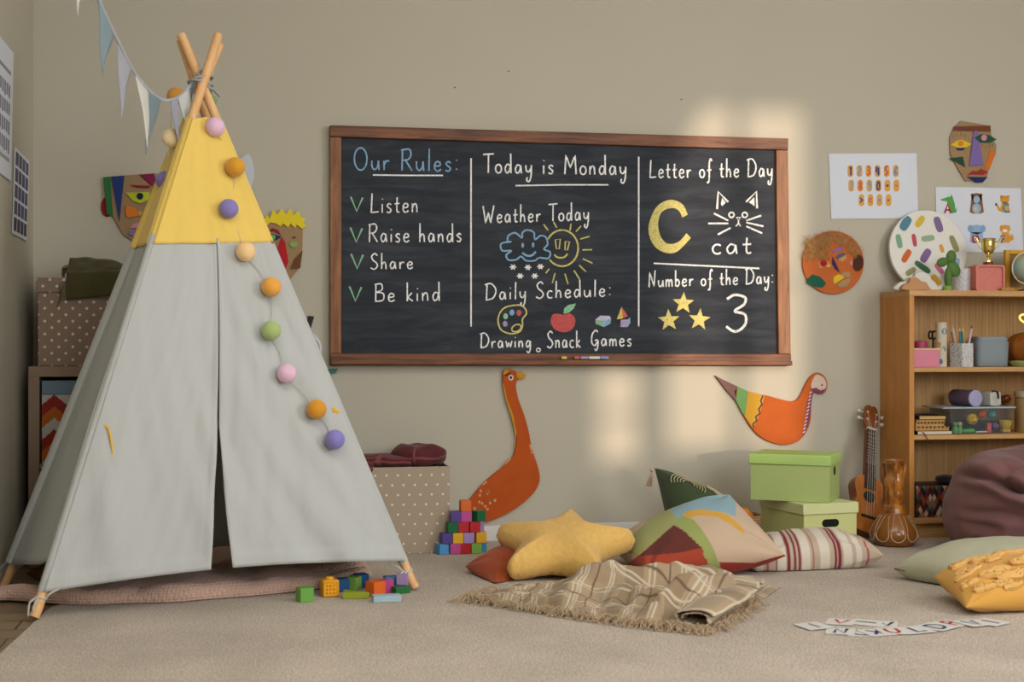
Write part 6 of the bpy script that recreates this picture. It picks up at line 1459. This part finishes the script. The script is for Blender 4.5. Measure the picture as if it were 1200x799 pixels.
# ---- second shelf
z2_ = SH[1]+.0006
def zn(a, b): return 1060+a/8.571, 440+b/8.571
yb = 5.44; zz_ = z2_; Sx = Sc(1090, yb)
books = [(128, 482, 38, '#cfc7b4', '#1c1a18', 'white notebook with black cover at the bottom of the stack'), (112, 452, 42, '#b5894e', '#a97b40', 'tan ring notebook, second from the bottom of the stack'), (112, 405, 42, '#b98f56', '#a97b40', 'tan ring notebook, third from the bottom of the stack'),
         (118, 410, 26, '#b58c55', '#8a6a3c', 'thin tan notebook, second from the top of the stack'), (145, 418, 40, '#c79e66', '#1d1a18', 'pale notebook with black spine on top of the stack')]
for i, (a, b, h, pc__, cc__, lab) in enumerate(books):
    xL, xR = K(zn(a, 0)[0], yb), K(zn(b, 0)[0], yb); xL = max(xL, KX0+tk+.003); hh = h/8.571/Sx; D = .17
    t = thing('notebook', lab, 'notebook', ((xL+xR)/2, yb+D/2, zz_), 'notebooks on the second shelf')
    M().lohi((xL+.003, yb+.002, zz_+.0016), (xR-.002, yb+D-.002, zz_+hh-.0016)).build('pages', mat(pc__, .8), t)
    m = M(); m.lohi((xL, yb, zz_), (xR, yb+D, zz_+.0016)); m.lohi((xL, yb, zz_+hh-.0018), (xR, yb+D, zz_+hh-.0002)); m.lohi((xL, yb, zz_+.0016), (xL+.003, yb+D, zz_+hh-.0018)); cov = m.build('cover', mat(cc__, .6), t)
    if i in (1, 2):
        m = M()
        for k in range(8): x = lerp(xL+.004, xR-.004, (k+.5)/8); m.tube([V(x, yb-.0015+.003*cos(q), zz_+hh*.86+hh*.16*sin(q)) for q in [2*pi*j/10 for j in range(10)]], .0016, 5, closed=True)
        m.build('ring_binding', mat('#2a241e', .5), cov)
    if i == 0: M().tube(spline([V(xL+.022, yb+.01, zz_+hh*.6), V(xL+.026, yb-.006, zz_+hh*.45), V(xL+.034, yb-.016, zz_-.012), V(xL+.044, yb-.017, zz_-.036)]), .0022, 6).build('ribbon', mat('#7c1f2a', .7), t)
    zz_ += hh+.0004
# clear tub
xL, xR = K(1112, 5.45), K(1186.5, 5.45); yt0, yt1 = 5.45, 5.63; Ht = 29.5/Sc(1145, 5.45)
tbx = thing('clear_tub', 'clear plastic tub of toys with a translucent lid on the second shelf', 'container', ((xL+xR)/2, 5.54, z2_))
def clear():
    m, nt, b = new_mat('clear_plastic'); out = nt.nodes['Material Output']; tr_ = nd(nt, 'ShaderNodeBsdfTransparent'); tr_.inputs['Color'].default_value = (.93, .95, .96, 1); mx = nd(nt, 'ShaderNodeMixShader'); mx.inputs[0].default_value = .045
    b.inputs['Base Color'].default_value = (.55, .6, .62, 1); b.inputs['Roughness'].default_value = .15; lk(nt, tr_.outputs[0], mx.inputs[1]); lk(nt, b.outputs[0], mx.inputs[2]); lk(nt, mx.outputs[0], out.inputs['Surface']); return m
CLR = clear(); m = M(); tw_ = .002
tpx = .018
def ring_(z, k, ins): return [V(lerp(xL+tpx, xL, k)+ins, yt0+ins+.006*(1-k), z), V(lerp(xR-.008, xR, k)-ins, yt0+ins+.006*(1-k), z), V(lerp(xR-.008, xR, k)-ins, yt1-ins-.006*(1-k), z), V(lerp(xL+tpx, xL, k)+ins, yt1-ins-.006*(1-k), z)]
vs_ = ring_(z2_, 0, 0)+ring_(z2_+Ht, 1, 0)+ring_(z2_+Ht, 1, tw_)+ring_(z2_+tw_, 0, tw_)
m.add(vs_, [(0, 3, 2, 1)]+[(4*q+i, 4*q+(i+1) % 4, 4*q+4+(i+1) % 4, 4*q+4+i) for q in range(3) for i in range(4)]+[(12, 13, 14, 15)])
m.build('tub_body', CLR, tbx, smooth=False)
LIDM = mat('#a3b0b8', .35, trans=.0)
lz = z2_+Ht+.0004; M().lohi((K(1104, 5.45), yt0-.006, lz), (K(1190, 5.45), yt1+.004, lz+.007)).build('lid', LIDM, tbx, bevel=.002)
# toys in the tub
def toyball(px, py, r, h, lab, face=False, y=5.478):
    y += .008; c_ = AY(px, py, y); t = thing('toy_ball', lab, 'toy ball', c_-V(0, 0, r), 'toys in the clear tub'); M().ball(c_, r, 24).build('ball', mat(h, .5), t)
    if face:
        f = M()
        for dx in (-.35, .35): f.ball(c_+V(dx*r, -r*.90, .25*r), r*.14, 8)
        f.tube([c_+V(.5*r*sin(q), -r*.93+.1*r*abs(q), -.25*r-.2*r*cos(q)) for q in [-1+.2*k for k in range(11)]], r*.07, 5); f.build('face', mat('#3a2a18', .6), t)
z2s = z2_+tw_+.0006
toyball(1139, 491.5, .024, '#d9a922', 'yellow smiling toy ball in the clear tub', True); toyball(1150.5, 485.5, .0195, '#cf5a34', 'orange toy ball with a face in the clear tub', True, 5.482); toyball(1162, 486, .0185, '#4f9a9a', 'teal toy ball with a face in the clear tub', True, 5.482); toyball(1166.5, 499.5, .013, '#8a4a86', 'small purple toy ball in the clear tub', False, 5.47)
xc = K(1178.5, 5.50); o = M().lathe([(.001, 0), (.016, 0), (.024, .014), (.028, .034), (.026, .034), (.020, .012), (.001, .004)], (xc, 5.50, z2s+.016), None, 28).build('toy_bowl', mat('#d3ad28', .5)); tag(o, 'yellow toy bowl at the right in the clear tub', 'toy bowl')
o = M().lohi((K(1157, 5.47), 5.468, z2s), (K(1162, 5.47), 5.49, z2s+.040)).build('toy_brick', mat('#c4584f', .5), bevel=.002); tag(o, 'coral red toy brick standing in the clear tub', 'toy brick')
o = M().lohi((K(1175, 5.49), 5.485, z2s), (K(1184, 5.49), 5.515, z2s+.014)).build('toy_brick', mat('#c79a2c', .5), bevel=.002); tag(o, 'ochre flat toy brick under the yellow toy bowl', 'toy brick')
o = M().lohi((K(1128, 5.52), 5.515, z2s), (K(1172, 5.52), 5.60, z2s+.05)).build('dark_pouch', fabric('#2a3340'), bevel=.012, seg=3); tag(o, 'dark navy pouch behind the toys in the clear tub', 'pouch')
def figure(px, lab, h1, h2):
    c_ = V(K(px, 5.475), 5.475, z2s); t = thing('toy_figure', lab, 'toy figure', c_, 'toys in the clear tub'); M().lathe([(.001, 0), (.012, 0), (.013, .012), (.009, .026), (.006, .03), (.001, .03)], c_, None, 16).build('body', mat(h1, .5), t); M().ball(c_+V(0, 0, .038), .010, 14).build('head', mat(h2, .5), t)
figure(1119.5, 'green toy figure at the left in the clear tub', '#4f9a4c', '#5aa052'); figure(1125, 'green toy figure with pale head in the clear tub', '#5b9c48', '#c49a78')
m = M(); a, b = AY(1127, 505, 5.463), AY(1141, 505, 5.463); a.z = b.z = z2s+.0095; o = M().tube([a, lerp(a, b, .3), b], lambda s: .009 if s > .2 else .006, 12).build('toy_crayon', mat('#4d9448', .5)); tag(o, 'fat green toy crayon lying at the front of the clear tub', 'toy crayon')
a, b = AY(1143.5, 506, 5.463), AY(1156, 507, 5.463); a.z = b.z = z2s+.0045; o = M().tube([a, b], .004, 10).build('toy_stick', mat('#c5c0b4', .5)); tag(o, 'thin white toy stick lying in the clear tub', 'toy stick')
# things on the tub lid
lz += .0076
S_ = Sc(1130, 5.5); rC = 9.6/S_; cA, cB = V(K(1118, 5.6), 5.60, lz+rC), V(K(1143.5, 5.465), 5.465, lz+rC)
cy = thing('purple_flask', 'dark purple cylinder with lilac end lying on the clear tub', 'flask', (lerp(cA, cB, .5).x, 5.52, lz))
M().tube([cA, lerp(cA, cB, .03), lerp(cA, cB, .95)], lambda s: rC if s > .2 else rC*.9, 32).build('flask_body', mat('#6a5a70', .45), cy); M().tube([lerp(cA, cB, .95), lerp(cA, cB, 1.0), lerp(cA, cB, 1.01)], lambda s: rC*1.005 if s < .9 else rC*.9, 32).build('flask_end', mat('#a2a0c4', .5), cy)
wq = V(K(1163, 5.50), 5.51, lz); wb = thing('white_pouch_box', 'small white printed box with black strap lying on the clear tub', 'box', wq)
Rw = rz(.25); M().prism([wq+Rw @ V(x, -.028, z) for x, z in ((-.031, .004), (.0, .0), (.030, .006), (.027, .060), (.004, .062), (-.031, .056))], Rw @ V(0, .055, 0)).build('box_body', mat('#bfbdb2', .7, var=.12, vscale=90), wb, bevel=.003)
M().tube(spline([wq+Rw @ V(x, y, z) for x, y, z in ((-.006, -.01, .0635), (.004, -.030, .060), (.009, -.031, .045), (.010, -.031, .032))]), .0042, 6).build('strap', mat('#1a1a1a', .6), wb)
m = M()
for i in range(5): m.tube([wq+Rw @ V(-.022+.004*i, -.0287, .04-.007*i), wq+Rw @ V(.004+.002*i, -.0287, .038-.007*i)], .0007, 4)
m.build('printed_lines', mat('#6f7064', .7), wb)
bt_ = V(K(1179, 5.56), 5.56, lz); o_ = thing('brown_bottle', 'brown glass bottle lying on the clear tub beside the jar', 'bottle', bt_)
A_ = bt_+V(-.016, .02, .0185); D_ = V(.85, -.45, .35).normalized(); M().tube([A_, A_+D_*.004, A_+D_*.035, A_+D_*.045], lambda s: (.0175 if .05 < s < .8 else .015) if s < .95 else .009, 20).build('bottle_body', mat('#5a2c12', .2, coat=.5), o_); M().tube([A_+D_*.045, A_+D_*.056], .0105, 14).build('bottle_cap', mat('#a8682c', .35), o_)
# jar
jy = 5.53; jc = V(K(1203, jy), jy, z2_); jr = thing('glass_jar', 'glass jar of pale sand with cream lid at the right edge of the second shelf', 'jar', jc)
Hj = 48/Sc(1200, jy); M().lathe([(.001, 0), (.046, 0), (.05, .006), (.05, Hj-.035), (.046, Hj-.026)], jc, None, 36).build('jar_body', mat('#9c8054', .2, coat=.5, var=.08, vscale=10), jr); M().lathe([(.051, Hj-.026), (.052, Hj-.024), (.052, Hj-.002), (.050, Hj), (.001, Hj)], jc, None, 36).build('lid', mat('#b5a688', .4), jr)

# ---- bottom shelf: harlequin box and dark cloth
z3 = SH[2]+.0006; y_ = 5.46; x0 = KX0+tk+.004; x1 = x0+.20; hh = 37/Sc(1090, y_)
hq = thing('harlequin_box', 'box covered in coloured diamonds on the bottom shelf behind the bean bag', 'box', ((x0+x1)/2, 5.55, z3))
m = M(); dc = ['#5a1a1a', '#8a4a28', '#1c1a1e', '#6a6a64', '#b8ac9a', '#2a2420', '#7a2a22', '#4a4640', '#a8603a']
m.lohi((x0, y_+.002, z3), (x1, y_+.18, z3+hh), RGB('#1d1617'))
NX, NZ = 10, 5; w_, h_ = (x1-x0-.02)/NX, hh/4
for r in range(-1, 9):
    for c in range(NX+1):
        cx, cz = x0+.02+(c+.5*(r % 2))*w_, z3+r*h_/2
        P = [(cx-w_/2, cz), (cx, cz-h_/2), (cx+w_/2, cz), (cx, cz+h_/2)]; P = [(min(x1, max(x0+.02, a)), min(z3+hh, max(z3, b))) for a, b in P]
        if abs(sum(P[i][0]*P[(i+1) % 4][1]-P[(i+1) % 4][0]*P[i][1] for i in range(4))) > 1e-7: m.add([V(a, y_+.0012, b) for a, b in P], [(0, 1, 2, 3)], RGB(dc[(c*2+r*5+c*c) % 9]))
m.build('box_body', painted(.5), hq, smooth=False)
dk = V(K(1107, 5.53), 5.53, z3+hh+.0006); o = crumple('dark_pouch', 'dark folded pouch lying on the diamond patterned box', 'pouch', dk+V(.008, 0, .018), (.075, .09, .036), fabric('#231a1c'), 4.4, .008, 24, None, dk.z)
